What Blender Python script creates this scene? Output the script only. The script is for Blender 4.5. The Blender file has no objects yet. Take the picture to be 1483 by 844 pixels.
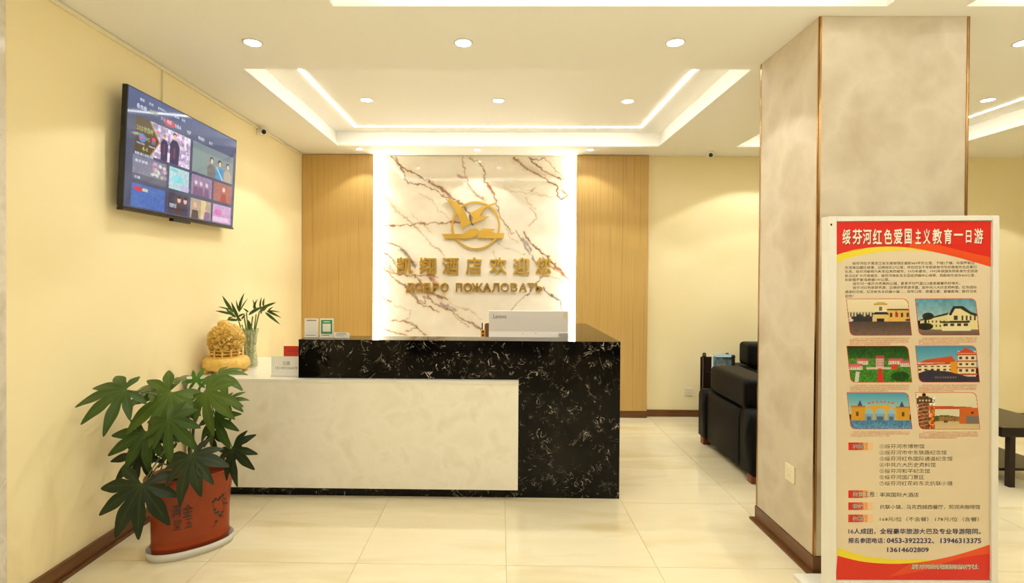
import bpy, bmesh, math, random
import numpy as np
from mathutils import Vector, Matrix, noise as mnoise, geometry as mgeo

random.seed(7)
SC = bpy.context.scene
COL = SC.collection
PI = math.pi

# ------------------------------------------------------------------ camera
IW, IH = 1483, 844
FPX, PITCH, YAW, ROLL, CH = 760.75336, 0.00915, -0.01238, 0.00634, 1.53009
QX, QY = -26.10809, -12.78986


def cam_axes():
    cp, sp, cy, sy = math.cos(PITCH), math.sin(PITCH), math.cos(YAW), math.sin(YAW)
    cr, sr = math.cos(ROLL), math.sin(ROLL)
    fwd = Vector((sy * cp, cy * cp, -sp)); right = Vector((cy, -sy, 0)); up = right.cross(fwd)
    return right * cr + up * sr, -right * sr + up * cr, fwd


AX, AY, AZ = cam_axes()
cd = bpy.data.cameras.new('camera'); cam = bpy.data.objects.new('camera', cd); COL.objects.link(cam)
cam.matrix_world = Matrix(((AX.x, AY.x, -AZ.x, 0), (AX.y, AY.y, -AZ.y, 0), (AX.z, AY.z, -AZ.z, CH), (0, 0, 0, 1)))
cd.sensor_width = 36; cd.lens = 36 * FPX / IW
cd.shift_x = -QX / IW; cd.shift_y = QY / IW
cd.clip_start = 0.05; cd.clip_end = 60
SC.camera = cam
SC.view_settings.view_transform = 'Standard'; SC.view_settings.look = 'None'
SC.view_settings.gamma = 1; SC.view_settings.exposure = 0.43
SC.view_settings.use_curve_mapping = False
world = bpy.data.worlds.new('world'); SC.world = world; world.use_nodes = True
world.node_tree.nodes['Background'].inputs[0].default_value = (1, .9, .72, 1)
world.node_tree.nodes['Background'].inputs[1].default_value = 0.0

SPOT_W = 12.0        # downlights
SPOT_COL = (.97, 1.0, .98)
LED_COL = (.98, 1.0, .97)
LED_STRENGTH = 17.0   # thin ceiling lines
HALO_STRENGTH = 24.0  # strips beside the marble

# two added lamps behind the viewer, aimed up to brighten the ceiling
for fx, fy, fe in ((.4, -1.1, 66), (3.6, -.6, 30)):
    fl = bpy.data.lights.new('added_ceiling_fill', 'AREA'); fl.shape = 'DISK'; fl.size = .9; fl.energy = fe; fl.color = (.97, 1, .97)
    fo = bpy.data.objects.new('added_ceiling_fill', fl); COL.objects.link(fo); fo.location = (fx, fy, 1.25); fo.rotation_euler = (math.radians(180), 0, 0)

HC = 2.887; HU = 3.04; XL = -2.203; YB = 5.861; XR = 6.9; YF = -2.4


def ray(px, py):
    return AZ + AX * ((px - IW / 2 - QX) / FPX) + AY * ((IH / 2 + QY - py) / FPX)


def at(px, py, Y):
    d = ray(px, py); return d * (Y / d.y) + Vector((0, 0, CH))


def atx(px, py, X):
    d = ray(px, py); return d * (X / d.x) + Vector((0, 0, CH))


def atz(px, py, Z):
    d = ray(px, py); return d * ((Z - CH) / d.z) + Vector((0, 0, CH))


# ------------------------------------------------------------------ materials
def s2l(c):
    c = c / 255.0
    return c / 12.92 if c <= .04045 else ((c + .055) / 1.055) ** 2.4


def rgb(r, g, b): return (s2l(r), s2l(g), s2l(b), 1)


def mat(name, col, rough=.5, metal=0.0, **kw):
    m = bpy.data.materials.new(name); m.use_nodes = True
    b = m.node_tree.nodes['Principled BSDF']
    b.inputs['Base Color'].default_value = col
    b.inputs['Roughness'].default_value = rough; b.inputs['Metallic'].default_value = metal
    for k, v in kw.items(): b.inputs[k.replace('_', ' ')].default_value = v
    return m


def NT(m): return m.node_tree, m.node_tree.nodes, m.node_tree.links, m.node_tree.nodes['Principled BSDF']


def nd(nt, typ, **kw):
    n = nt.nodes.new(typ)
    for k, v in kw.items():
        if k.startswith('i_'): n.inputs[k[2:].replace('_', ' ')].default_value = v
        else: setattr(n, k, v)
    return n


def coords(nt, scale=(1, 1, 1), rnd=False, obj=False):
    if obj: src = nd(nt, 'ShaderNodeTexCoord').outputs['Object']
    else: src = nd(nt, 'ShaderNodeNewGeometry').outputs['Position']
    mp = nd(nt, 'ShaderNodeMapping'); mp.inputs['Scale'].default_value = scale
    nt.links.new(src, mp.inputs['Vector'])
    if rnd:
        oi = nd(nt, 'ShaderNodeObjectInfo'); mu = nd(nt, 'ShaderNodeVectorMath', operation='SCALE')
        cb = nd(nt, 'ShaderNodeCombineXYZ'); nt.links.new(oi.outputs['Random'], cb.inputs[0]); nt.links.new(oi.outputs['Random'], cb.inputs[1])
        mu.inputs['Scale'].default_value = 37.0; nt.links.new(cb.outputs[0], mu.inputs[0]); nt.links.new(mu.outputs[0], mp.inputs['Location'])
    return mp.outputs[0]


def ramp(nt, fac, stops):
    r = nd(nt, 'ShaderNodeValToRGB')
    el = r.color_ramp.elements
    while len(el) < len(stops): el.new(0.5)
    for e, (p, c) in zip(el, stops): e.position = p; e.color = c if len(c) == 4 else (*c, 1)
    nt.links.new(fac, r.inputs[0]); return r.outputs[0]


def noise_mat(name, stops, scale=3.0, cs=(1, 1, 1), detail=5, rough=.5, dist=0.0, bump=0.0, rnd=False, obj=False, **kw):
    m = mat(name, (1, 1, 1, 1), rough, **kw); nt, ns, lk, b = NT(m)
    t = nd(nt, 'ShaderNodeTexNoise', i_Scale=scale, i_Detail=detail, i_Distortion=dist)
    lk.new(coords(nt, cs, rnd, obj), t.inputs['Vector'])
    lk.new(ramp(nt, t.outputs[0], stops), b.inputs['Base Color'])
    if bump:
        bp = nd(nt, 'ShaderNodeBump', i_Strength=bump, i_Distance=.004); lk.new(t.outputs[0], bp.inputs['Height']); lk.new(bp.outputs[0], b.inputs['Normal'])
    return m


M = {}
M['wall'] = noise_mat('yellow wall paint', [(.35, rgb(247, 229, 177)), (.65, rgb(249, 233, 185))], scale=1.2, rough=.75)
# scuffed left wall: the faint stains sit low on the paint near the plant
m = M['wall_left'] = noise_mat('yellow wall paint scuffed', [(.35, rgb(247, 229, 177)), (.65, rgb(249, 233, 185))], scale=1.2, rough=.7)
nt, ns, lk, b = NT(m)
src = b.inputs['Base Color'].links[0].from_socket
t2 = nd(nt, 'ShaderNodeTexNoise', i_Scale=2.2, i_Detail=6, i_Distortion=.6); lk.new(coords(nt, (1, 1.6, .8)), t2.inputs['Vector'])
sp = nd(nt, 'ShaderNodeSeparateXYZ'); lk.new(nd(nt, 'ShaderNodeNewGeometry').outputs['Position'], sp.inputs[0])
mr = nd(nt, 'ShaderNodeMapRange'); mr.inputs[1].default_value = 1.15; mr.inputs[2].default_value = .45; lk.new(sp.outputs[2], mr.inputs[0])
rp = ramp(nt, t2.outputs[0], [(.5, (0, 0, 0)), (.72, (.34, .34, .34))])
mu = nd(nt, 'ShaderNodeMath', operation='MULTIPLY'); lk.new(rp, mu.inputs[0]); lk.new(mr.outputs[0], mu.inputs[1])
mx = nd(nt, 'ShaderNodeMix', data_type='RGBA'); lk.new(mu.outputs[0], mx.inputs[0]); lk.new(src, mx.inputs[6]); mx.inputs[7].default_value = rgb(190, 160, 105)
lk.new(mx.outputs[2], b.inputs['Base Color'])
M['ceil'] = mat('ceiling paint', rgb(248, 244, 232), .8)
M['tile'] = noise_mat('polished cream floor tile', [(.3, rgb(226, 211, 173)), (.5, rgb(230, 217, 182)), (.72, rgb(217, 198, 152))], scale=1.0, cs=(1.1, 4.5, 1), detail=6, rough=.09, dist=.5, rnd=True)
M['grout'] = mat('tile joint', rgb(170, 154, 112), .8)
M['base_wood'] = noise_mat('brown skirting', [(.3, rgb(98, 58, 24)), (.7, rgb(116, 72, 32))], scale=6, cs=(1, 1, 8), rough=.3)
M['wood'] = noise_mat('veneer panel', [(.25, rgb(194, 156, 86)), (.5, rgb(209, 171, 99)), (.75, rgb(184, 146, 78))], scale=2.2, cs=(26, 1, .35), detail=4, rough=.35, dist=.3)
M['white_led'] = None
def emis(name, col, st):
    m = mat(name, (0.8, .8, .8, 1), .4); b = m.node_tree.nodes['Principled BSDF']
    b.inputs['Emission Color'].default_value = (*col, 1); b.inputs['Emission Strength'].default_value = st
    return m
M['led'] = emis('led line', LED_COL, LED_STRENGTH)
M['cove'] = emis('led cove strip', (.99, 1, .95), .8)
M['halo'] = emis('led halo strip', (.99, 1, .95), HALO_STRENGTH)
M['lamp'] = emis('lamp lens', (1, .98, .93), 18)
M['white'] = mat('white plastic', rgb(235, 230, 215), .4)
M['ivory_plastic'] = mat('ivory plastic', rgb(240, 228, 190), .35)
M['slot'] = mat('socket slot', rgb(120, 104, 76), .6)
M['black'] = mat('black plastic', rgb(18, 18, 20), .25)
M['black_gloss'] = mat('black gloss', rgb(10, 10, 12), .08)
M['gold'] = mat('brushed gold', (.70, .44, .085, 1), .3, 1.0)
M['rose_gold'] = mat('rose gold trim', rgb(196, 150, 96), .2, 1.0)
M['leather'] = noise_mat('black leather', [(.4, rgb(7, 5, 4)), (.6, rgb(12, 9, 7))], scale=60, Specular_IOR_Level=.13, rough=.5, bump=.1)
M['red_wood'] = mat('reddish wood leg', rgb(126, 58, 26), .35)
M['dark_wood'] = noise_mat('dark stained wood', [(.3, rgb(30, 18, 11)), (.7, rgb(42, 27, 17))], scale=5, cs=(1, 8, 1), rough=.28, Specular_IOR_Level=.3)
M['chair_wood'] = mat('chair wood', rgb(120, 84, 44), .4)
M['cream_stone'] = noise_mat('cream stone', [(.3, rgb(240, 232, 214)), (.55, rgb(246, 239, 223)), (.75, rgb(235, 225, 204))], scale=6, detail=9, rough=.14, dist=.5)
M['cream_top'] = noise_mat('white stone top', [(.3, rgb(240, 236, 224)), (.7, rgb(232, 226, 208))], scale=5, detail=6, rough=.1, dist=1.2)
M['col_marble'] = noise_mat('grey beige marble', [(.3, rgb(200, 188, 168)), (.55, rgb(224, 214, 196)), (.75, rgb(180, 162, 138))], scale=7, detail=8, rough=.15, dist=1)
M['plaster'] = noise_mat('mottled plaster panel', [(.25, rgb(198, 180, 150)), (.5, rgb(217, 202, 174)), (.75, rgb(191, 172, 140))], scale=3.2, detail=10, rough=.5, dist=.15)
# black engineered stone with short white curls
m = M['black_stone'] = mat('black stone with white flecks', rgb(20, 18, 16), .07, Specular_IOR_Level=.2); nt, ns, lk, b = NT(m)
co = coords(nt)
def fleck(scale, dist, width, mscale, mlo, mhi, seed):
    mp = nd(nt, 'ShaderNodeMapping'); mp.inputs['Location'].default_value = (seed, seed * 2, seed * 3); lk.new(co, mp.inputs[0])
    n1 = nd(nt, 'ShaderNodeTexNoise', i_Scale=scale, i_Detail=2.5, i_Distortion=dist); lk.new(mp.outputs[0], n1.inputs['Vector'])
    s = nd(nt, 'ShaderNodeMath', operation='SUBTRACT'); lk.new(n1.outputs[0], s.inputs[0]); s.inputs[1].default_value = .5
    a = nd(nt, 'ShaderNodeMath', operation='ABSOLUTE'); lk.new(s.outputs[0], a.inputs[0])
    l = ramp(nt, a.outputs[0], [(0, (1, 1, 1)), (width, (0, 0, 0))])
    n2 = nd(nt, 'ShaderNodeTexNoise', i_Scale=mscale, i_Detail=3); lk.new(mp.outputs[0], n2.inputs['Vector'])
    k = ramp(nt, n2.outputs[0], [(mlo, (0, 0, 0)), (mhi, (1, 1, 1))])
    q = nd(nt, 'ShaderNodeMath', operation='MULTIPLY'); lk.new(l, q.inputs[0]); lk.new(k, q.inputs[1]); return q.outputs[0]
f1 = fleck(7, 2.5, .012, 13, .575, .67, 1); f2 = fleck(14, 3, .017, 19, .59, .71, 5); f3 = fleck(5, 4, .007, 9, .53, .70, 9)
ad = nd(nt, 'ShaderNodeMath', operation='ADD', use_clamp=True); lk.new(f1, ad.inputs[0]); lk.new(f2, ad.inputs[1])
ad2 = nd(nt, 'ShaderNodeMath', operation='ADD', use_clamp=True); lk.new(ad.outputs[0], ad2.inputs[0]); lk.new(f3, ad2.inputs[1])
big = nd(nt, 'ShaderNodeTexNoise', i_Scale=3, i_Detail=2); lk.new(co, big.inputs['Vector'])
bc = ramp(nt, big.outputs[0], [(.4, rgb(9, 8, 8)), (.65, rgb(24, 20, 17))])
mx = nd(nt, 'ShaderNodeMix', data_type='RGBA'); lk.new(ad2.outputs[0], mx.inputs[0]); lk.new(bc, mx.inputs[6]); mx.inputs[7].default_value = rgb(205, 195, 180)
lk.new(mx.outputs[2], b.inputs['Base Color'])


def attr_mat(name, rough=.5, emit=0.0, base=1.0, **kw):
    m = mat(name, (1, 1, 1, 1), rough, **kw); nt, ns, lk, b = NT(m)
    a = nd(nt, 'ShaderNodeAttribute'); a.attribute_name = 'Col'
    if base: lk.new(a.outputs[0], b.inputs['Base Color'])
    else: b.inputs['Base Color'].default_value = (.01, .01, .012, 1)
    if emit:
        lk.new(a.outputs[0], b.inputs['Emission Color']); b.inputs['Emission Strength'].default_value = emit
    return m


# ------------------------------------------------------------------ object helpers
def tag(o, label=None, cat=None, group=None, kind=None):
    if label: o['label'] = label
    if cat: o['category'] = cat
    if group: o['group'] = group
    if kind: o['kind'] = kind
    return o


def empty(name, loc=(0, 0, 0), rot=(0, 0, 0), **kw):
    o = bpy.data.objects.new(name, None); COL.objects.link(o); o.empty_display_size = .1
    o.location = loc; o.rotation_euler = rot
    return tag(o, **kw)


def link(name, me, material=None, parent=None, smooth=False, local=False):
    """one mesh object; verts are given in world space unless local (then in the parent's space)"""
    o = bpy.data.objects.new(name, me); COL.objects.link(o)
    if material and not me.materials: me.materials.append(material)
    if smooth:
        me.polygons.foreach_set('use_smooth', [True] * len(me.polygons))
    if parent is not None:
        o.parent = parent
        if not local:
            r = parent; off = Vector(r.location)
            while r.parent: r = r.parent; off += Vector(r.location)
            me.transform(Matrix.Translation(-off))
    return o


def bmo(name, bm, material, parent=None, smooth=False, local=False):
    me = bpy.data.meshes.new(name); bmesh.ops.recalc_face_normals(bm, faces=bm.faces); bm.to_mesh(me); bm.free()
    return link(name, me, material, parent, smooth, local)


def NB(): return bmesh.new()


def abox(bm, x0, x1, y0, y1, z0, z1, bev=0.0, seg=2):
    x0, x1 = min(x0, x1), max(x0, x1); y0, y1 = min(y0, y1), max(y0, y1); z0, z1 = min(z0, z1), max(z0, z1)
    r = bmesh.ops.create_cube(bm, size=1)
    vs = r['verts']
    for v in vs:
        v.co = Vector((x0 + (v.co.x + .5) * (x1 - x0), y0 + (v.co.y + .5) * (y1 - y0), z0 + (v.co.z + .5) * (z1 - z0)))
    if bev:
        es = list({e for v in vs for e in v.link_edges})
        bmesh.ops.bevel(bm, geom=es, offset=bev, segments=seg, affect='EDGES', profile=.6)
    return bm


def box(name, x0, x1, y0, y1, z0, z1, material, parent=None, bev=0.0, seg=2, smooth=False, local=False):
    return bmo(name, abox(NB(), x0, x1, y0, y1, z0, z1, bev, seg), material, parent, smooth, local)


def aprism(bm, pts, ax, a, b):
    """polygon pts (2D) extruded along axis ax from a to b"""
    def P(p, t):
        return {'x': (t, p[0], p[1]), 'y': (p[0], t, p[1]), 'z': (p[0], p[1], t)}[ax]
    A = [bm.verts.new(P(p, a)) for p in pts]; B = [bm.verts.new(P(p, b)) for p in pts]
    bm.faces.new(A); bm.faces.new(list(reversed(B)))
    n = len(pts)
    for i in range(n): bm.faces.new((A[i], B[i], B[(i + 1) % n], A[(i + 1) % n]))
    return bm


def tess(pts):
    return mgeo.tessellate_polygon([[Vector((p[0], p[1], 0)) for p in pts]])


def tprism(pts, y0, y1):
    bm = bmesh.new(); n = len(pts)
    A = [bm.verts.new((p[0], y0, p[1])) for p in pts]; B = [bm.verts.new((p[0], y1, p[1])) for p in pts]
    for a, b, c in tess(pts): bm.faces.new((A[a], A[b], A[c])); bm.faces.new((B[c], B[b], B[a]))
    for i in range(n): bm.faces.new((A[i], B[i], B[(i + 1) % n], A[(i + 1) % n]))
    return bm


def alathe(bm, prof, c=(0, 0, 0), n=32, sx=1.0, sy=1.0, rot=0.0, close=True):
    rings = []
    for r, z in prof:
        ring = []
        for i in range(n):
            a = 2 * PI * i / n; x = r * math.cos(a) * sx; y = r * math.sin(a) * sy
            ring.append(bm.verts.new((c[0] + x * math.cos(rot) - y * math.sin(rot), c[1] + x * math.sin(rot) + y * math.cos(rot), c[2] + z)))
        rings.append(ring)
    for a, b2 in zip(rings, rings[1:]):
        for i in range(n): bm.faces.new((a[i], a[(i + 1) % n], b2[(i + 1) % n], b2[i]))
    if close:
        bm.faces.new(list(reversed(rings[0]))); bm.faces.new(rings[-1])
    return bm


def atube(bm, pts, rad, n=8):
    pts = [Vector(p) for p in pts]; rs = rad if isinstance(rad, (list, tuple)) else [rad] * len(pts)
    rings = []
    for i, p in enumerate(pts):
        d = (pts[min(i + 1, len(pts) - 1)] - pts[max(i - 1, 0)]).normalized()
        u = d.cross(Vector((0, 0, 1)))
        if u.length < .05: u = d.cross(Vector((0, 1, 0)))
        u.normalize(); w = d.cross(u)
        rings.append([bm.verts.new(p + (u * math.cos(2 * PI * k / n) + w * math.sin(2 * PI * k / n)) * rs[i]) for k in range(n)])
    for a, b2 in zip(rings, rings[1:]):
        for k in range(n): bm.faces.new((a[k], a[(k + 1) % n], b2[(k + 1) % n], b2[k]))
    bm.faces.new(list(reversed(rings[0]))); bm.faces.new(rings[-1])
    return bm


def curve_pts(ps, n=8):
    """quadratic-ish smooth sampling of control points"""
    ps = [Vector(p) for p in ps]; out = []
    for i in range(len(ps) - 1):
        p0 = ps[max(i - 1, 0)]; p1 = ps[i]; p2 = ps[i + 1]; p3 = ps[min(i + 2, len(ps) - 1)]
        for k in range(n):
            t = k / n
            out.append(.5 * ((2 * p1) + (-p0 + p2) * t + (2 * p0 - 5 * p1 + 4 * p2 - p3) * t * t + (-p0 + 3 * p1 - 3 * p2 + p3) * t ** 3))
    out.append(ps[-1]); return out


# ------------------------------------------------------------------ text
_tc = {}


def text_mesh(s, bold=0.0, ext=0.0, res=2, spacing=1.0):
    key = (s, bold, ext, res, spacing)
    if key in _tc: return _tc[key].copy()
    c = bpy.data.curves.new('text', 'FONT'); c.body = s; c.size = 1; heavy = bold; c.extrude = ext
    c.resolution_u = res; c.space_character = spacing; c.fill_mode = 'FRONT' if not ext else 'BOTH'
    o = bpy.data.objects.new('text', c); COL.objects.link(o)
    dg = bpy.context.evaluated_depsgraph_get()
    me = bpy.data.meshes.new_from_object(o.evaluated_get(dg))
    me.materials.clear()
    if heavy:
        n = len(me.vertices); co = np.empty(n * 3, 'f'); me.vertices.foreach_get('co', co); co = co.reshape(-1, 3)
        fs = [tuple(p.vertices) for p in me.polygons]; V_, F_ = [], []
        for k, (dx, dy) in enumerate(((0, 0), (1, 0), (-1, 0), (0, 1), (0, -1)) if heavy > .013 else ((-.5, 0), (.5, 0))):
            V_.append(co + np.array([dx * heavy, dy * heavy, .0012 * k], 'f')); F_ += [tuple(i + n * k for i in f) for f in fs]
        me = bpy.data.meshes.new('text'); me.from_pydata(np.concatenate(V_).tolist(), [], F_)
    bpy.data.objects.remove(o); bpy.data.curves.remove(c)
    _tc[key] = me
    return me.copy()


def fit_text(me, x0, x1, z0, z1, M3=None):
    """scale text to the rectangle, stood upright in the xz plane facing -y (local)"""
    n = len(me.vertices); co = np.empty(n * 3, 'f'); me.vertices.foreach_get('co', co); co = co.reshape(-1, 3)
    mn, mxx = co.min(0), co.max(0)
    out = np.empty_like(co)
    out[:, 0] = x0 + (co[:, 0] - mn[0]) / max(mxx[0] - mn[0], 1e-6) * (x1 - x0)
    out[:, 2] = z0 + (co[:, 1] - mn[1]) / max(mxx[1] - mn[1], 1e-6) * (z1 - z0)
    out[:, 1] = -co[:, 2]
    return out, me


def put_text(name, s, x0, x1, z0, z1, y, material, parent, bold=0.0, ext=0.0, depth=0.0, res=2, local=True, spacing=1.0):
    me = text_mesh(s, bold, ext, res, spacing)
    out, me = fit_text(me, x0, x1, z0, z1)
    if ext: out[:, 1] = out[:, 1] / (2 * ext) * depth
    else: out[:, 1] *= .01
    out[:, 1] += y
    me.vertices.foreach_set('co', out.ravel()); me.update()
    return link(name, me, material, parent, local=local)


# ------------------------------------------------------------------ painted prints (numpy raster on a vertex grid)
class Canvas:
    def __init__(s, w, h, bg):
        s.w, s.h = w, h; s.a = np.zeros((h, w, 3)); s.a[:] = bg
        s.Y, s.X = np.mgrid[0:h, 0:w]; s.X = (s.X + .5) / w; s.Y = (s.Y + .5) / h     # 0..1, y down

    def poly(s, pts, c, al=1.0):
        inside = np.zeros((s.h, s.w), bool); n = len(pts)
        for i in range(n):
            x1, y1 = pts[i]; x2, y2 = pts[(i + 1) % n]
            if y1 == y2: continue
            cond = ((y1 > s.Y) != (y2 > s.Y)) & (s.X < (x2 - x1) * (s.Y - y1) / (y2 - y1) + x1)
            inside ^= cond
        s.a[inside] = s.a[inside] * (1 - al) + np.array(c) * al; return inside

    def rect(s, x0, y0, x1, y1, c, al=1.0): return s.poly([(x0, y0), (x1, y0), (x1, y1), (x0, y1)], c, al)

    def ell(s, cx, cy, rx, ry, c, al=1.0):
        m_ = ((s.X - cx) / rx) ** 2 + ((s.Y - cy) / ry) ** 2 < 1; s.a[m_] = s.a[m_] * (1 - al) + np.array(c) * al

    def vgrad(s, y0, y1, c0, c1):
        t = np.clip((s.Y - y0) / (y1 - y0), 0, 1)[..., None]; m_ = (s.Y >= y0) & (s.Y <= y1)
        g = np.array(c0) * (1 - t) + np.array(c1) * t; s.a[m_] = g[m_]

    def noise(s, amp, seed=0, cell=3, x0=0, y0=0, x1=1, y1=1):
        r = np.random.RandomState(seed); g = r.rand(s.h // cell + 2, s.w // cell + 2)
        g = np.kron(g, np.ones((cell, cell)))[:s.h, :s.w]
        m_ = (s.X >= x0) & (s.X <= x1) & (s.Y >= y0) & (s.Y <= y1)
        s.a[m_] *= (1 + amp * (g[m_] - .5) * 2)[:, None]

    def windows(s, x0, y0, x1, y1, nx, ny, c, fx=.5, fy=.6):
        for i in range(nx):
            for j in range(ny):
                cx = x0 + (x1 - x0) * (i + .5) / nx; cy = y0 + (y1 - y0) * (j + .5) / ny
                s.rect(cx - (x1 - x0) / nx * fx / 2, cy - (y1 - y0) / ny * fy / 2, cx + (x1 - x0) / nx * fx / 2, cy + (y1 - y0) / ny * fy / 2, c)


def lin(a):
    a = np.clip(a, 0, 255) / 255.0
    return np.where(a <= .04045, a / 12.92, ((a + .055) / 1.055) ** 2.4)


def canvas_mesh(name, cv, P, keep=None):
    """P(u, v) -> world arrays; u right, v down in 0..1. keep: bool mask of pixels kept"""
    h, w = cv.h, cv.w
    u = np.linspace(0, 1, w)[None, :].repeat(h, 0); v = np.linspace(0, 1, h)[:, None].repeat(w, 1)
    co = P(u, v).reshape(-1, 3)
    idx = np.arange(h * w).reshape(h, w)
    q = np.stack([idx[1:, :-1], idx[1:, 1:], idx[:-1, 1:], idx[:-1, :-1]], -1).reshape(-1, 4)
    if keep is not None:
        k = (keep[1:, :-1] & keep[1:, 1:] & keep[:-1, 1:] & keep[:-1, :-1]).reshape(-1); q = q[k]
    me = bpy.data.meshes.new(name)
    me.vertices.add(len(co)); me.vertices.foreach_set('co', co.astype('f').ravel())
    me.loops.add(len(q) * 4); me.loops.foreach_set('vertex_index', q.astype('i').ravel())
    me.polygons.add(len(q)); me.polygons.foreach_set('loop_start', np.arange(0, len(q) * 4, 4, dtype='i'))
    me.polygons.foreach_set('loop_total', np.full(len(q), 4, dtype='i'))
    me.update(calc_edges=True)
    ca = me.color_attributes.new('Col', 'FLOAT_COLOR', 'POINT')
    c4 = np.ones((h * w, 4), 'f'); c4[:, :3] = lin(cv.a).reshape(-1, 3); ca.data.foreach_set('color', c4.ravel())
    return me


def vnoise(x, y, seed):
    """smooth value noise on arrays"""
    r = np.random.RandomState(seed).rand(64, 64); xi = np.floor(x).astype(int); yi = np.floor(y).astype(int)
    fx, fy = x - xi, y - yi; fx = fx * fx * (3 - 2 * fx); fy = fy * fy * (3 - 2 * fy)
    g = lambda i, j: r[i % 64, j % 64]
    return (g(yi, xi) * (1 - fx) + g(yi, xi + 1) * fx) * (1 - fy) + (g(yi + 1, xi) * (1 - fx) + g(yi + 1, xi + 1) * fx) * fy


# ================================================================== SETTING
# ---- floor: slab and single tiles
fb = NB(); abox(fb, XL - .1, XR, -1.0 + 1.185, YB + .1, -.08, -.0025); abox(fb, XL - .1, XR, YF, .185, -.08, 0)
floor = bmo('floor', fb, M['grout']); tag(floor, 'cream polished tile floor', kind='structure')
T = .8; gx0, gy0 = .0403, 2.7846; tmesh = {}
for i in range(-3, 9):
    for j in range(-4, 4):
        x0, x1 = max(gx0 + T * i, XL + .005), min(gx0 + T * (i + 1), XR); y0, y1 = max(gy0 + T * j, .185), min(gy0 + T * (j + 1), YB - .003)
        if x1 - x0 < .02 or y1 - y0 < .02: continue
        k = (round(x1 - x0, 3), round(y1 - y0, 3))
        if k not in tmesh:
            bm = abox(NB(), .0012, k[0] - .0012, .0012, k[1] - .0012, -.01, 0)
            me = bpy.data.meshes.new('tile'); bm.to_mesh(me); bm.free(); me.materials.append(M['tile']); tmesh[k] = me
        o = bpy.data.objects.new('tile', tmesh[k]); COL.objects.link(o); o.location = (x0, y0, 0); o.parent = floor

# ---- walls
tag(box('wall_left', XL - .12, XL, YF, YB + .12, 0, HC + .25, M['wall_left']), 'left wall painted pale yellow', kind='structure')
tag(box('wall_back', XL, XR, YB, YB + .12, 0, HC + .25, M['wall']), 'yellow painted back wall', kind='structure')
tag(box('wall_right', XR, XR + .12, YF, YB + .12, 0, HC + .25, M['wall']), 'yellow painted right wall', kind='structure')
tag(box('wall_front', XL - .12, XR + .12, YF - .12, YF, 0, HC + .25, M['wall']), 'yellow painted front wall', kind='structure')
for k in range(3):
    wx0 = XL + .5 + k * 2.9; wn = box('added_pane_%d' % (k + 1), wx0, wx0 + 2.6, YF + .001, YF + .012, .1, 2.6, mat('added dark glass', rgb(20, 22, 26), .05)); tag(wn, 'added dark glass behind the viewer that keeps reflections dark', kind='structure')  # added unseen glazing, kept dark so the black desk reflects less
    for (fa, fb, fc, fd) in ((0, .05, .1, 2.6), (2.55, 2.6, .1, 2.6), (1.27, 1.33, .1, 2.6), (.05, 1.27, .1, .15), (1.33, 2.55, .1, .15), (.05, 1.27, 2.55, 2.6), (1.33, 2.55, 2.55, 2.6)):
        box('added_pane_frame', wx0 + fa, wx0 + fb, YF + .0125, YF + .045, fc, fd, M['dark_wood'], wn)
colm = box('wall_pier', XL, XL + .012, 1.4, 2.303, 0, HC - .002, M['col_marble'], bev=.003)
tag(colm, 'narrow grey beige marble facing at the left frame edge', kind='structure')

# ---- ceiling with recessed trays
trays = [(-1.690, 1.612, 3.43, 5.430), (2.405, 4.53, 3.43, 5.430), (-.85, 1.905, .35, 2.638), (2.292, 4.53, .35, 2.638)]
led_in = [(.2, .21, .17, .2)] * 4
xs = sorted({XL - .05, XR + .05, *[t[0] for t in trays], *[t[1] for t in trays]}); ys = sorted({YF - .05, YB + .05, *[t[2] for t in trays], *[t[3] for t in trays]})


def holes_slab(holes, xs, ys, z0, z1):
    bm = NB(); vs = {}
    inh = lambda x, y: any(h[0] < x < h[1] and h[2] < y < h[3] for h in holes)
    for i in range(len(xs) - 1):
        for j in range(len(ys) - 1):
            if not inh((xs[i] + xs[i + 1]) / 2, (ys[j] + ys[j + 1]) / 2): abox(bm, xs[i], xs[i + 1], ys[j], ys[j + 1], z0, z1)
    bmesh.ops.remove_doubles(bm, verts=bm.verts, dist=1e-5)
    seen = {}
    for f in list(bm.faces):
        k = tuple(round(c, 4) for c in f.calc_center_median())
        seen.setdefault(k, []).append(f)
    dele = [f for fs in seen.values() if len(fs) > 1 for f in fs]
    bmesh.ops.delete(bm, geom=dele, context='FACES')
    return bm


ceiling = bmo('ceiling', holes_slab(trays, xs, ys, HC, HC + .022), M['ceil'])
tag(ceiling, 'off white ceiling with recessed trays', kind='structure')
g = .028
big = [(a - g, b_ + g, c - g, d + g) for a, b_, c, d in trays]
for bgr, tr in zip(big, trays):
    x0, x1, y0, y1 = bgr
    bm = NB()
    t_ = .02
    abox(bm, x0 - t_, x0, y0 - t_, y1 + t_, HC + .022, HU); abox(bm, x1, x1 + t_, y0 - t_, y1 + t_, HC + .022, HU)
    abox(bm, x0, x1, y0 - t_, y0, HC + .022, HU); abox(bm, x0, x1, y1, y1 + t_, HC + .022, HU)
    bmo('tray_side', bm, M['ceil'], ceiling)
    box('tray_panel', x0 - t_, x1 + t_, y0 - t_, y1 + t_, HU, HU + .03, M['ceil'], ceiling)
box('ceiling_backing', XL - .1, XR + .1, YF - .1, YB + .1, HU + .05, HU + .08, M['ceil'], ceiling)

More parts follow.
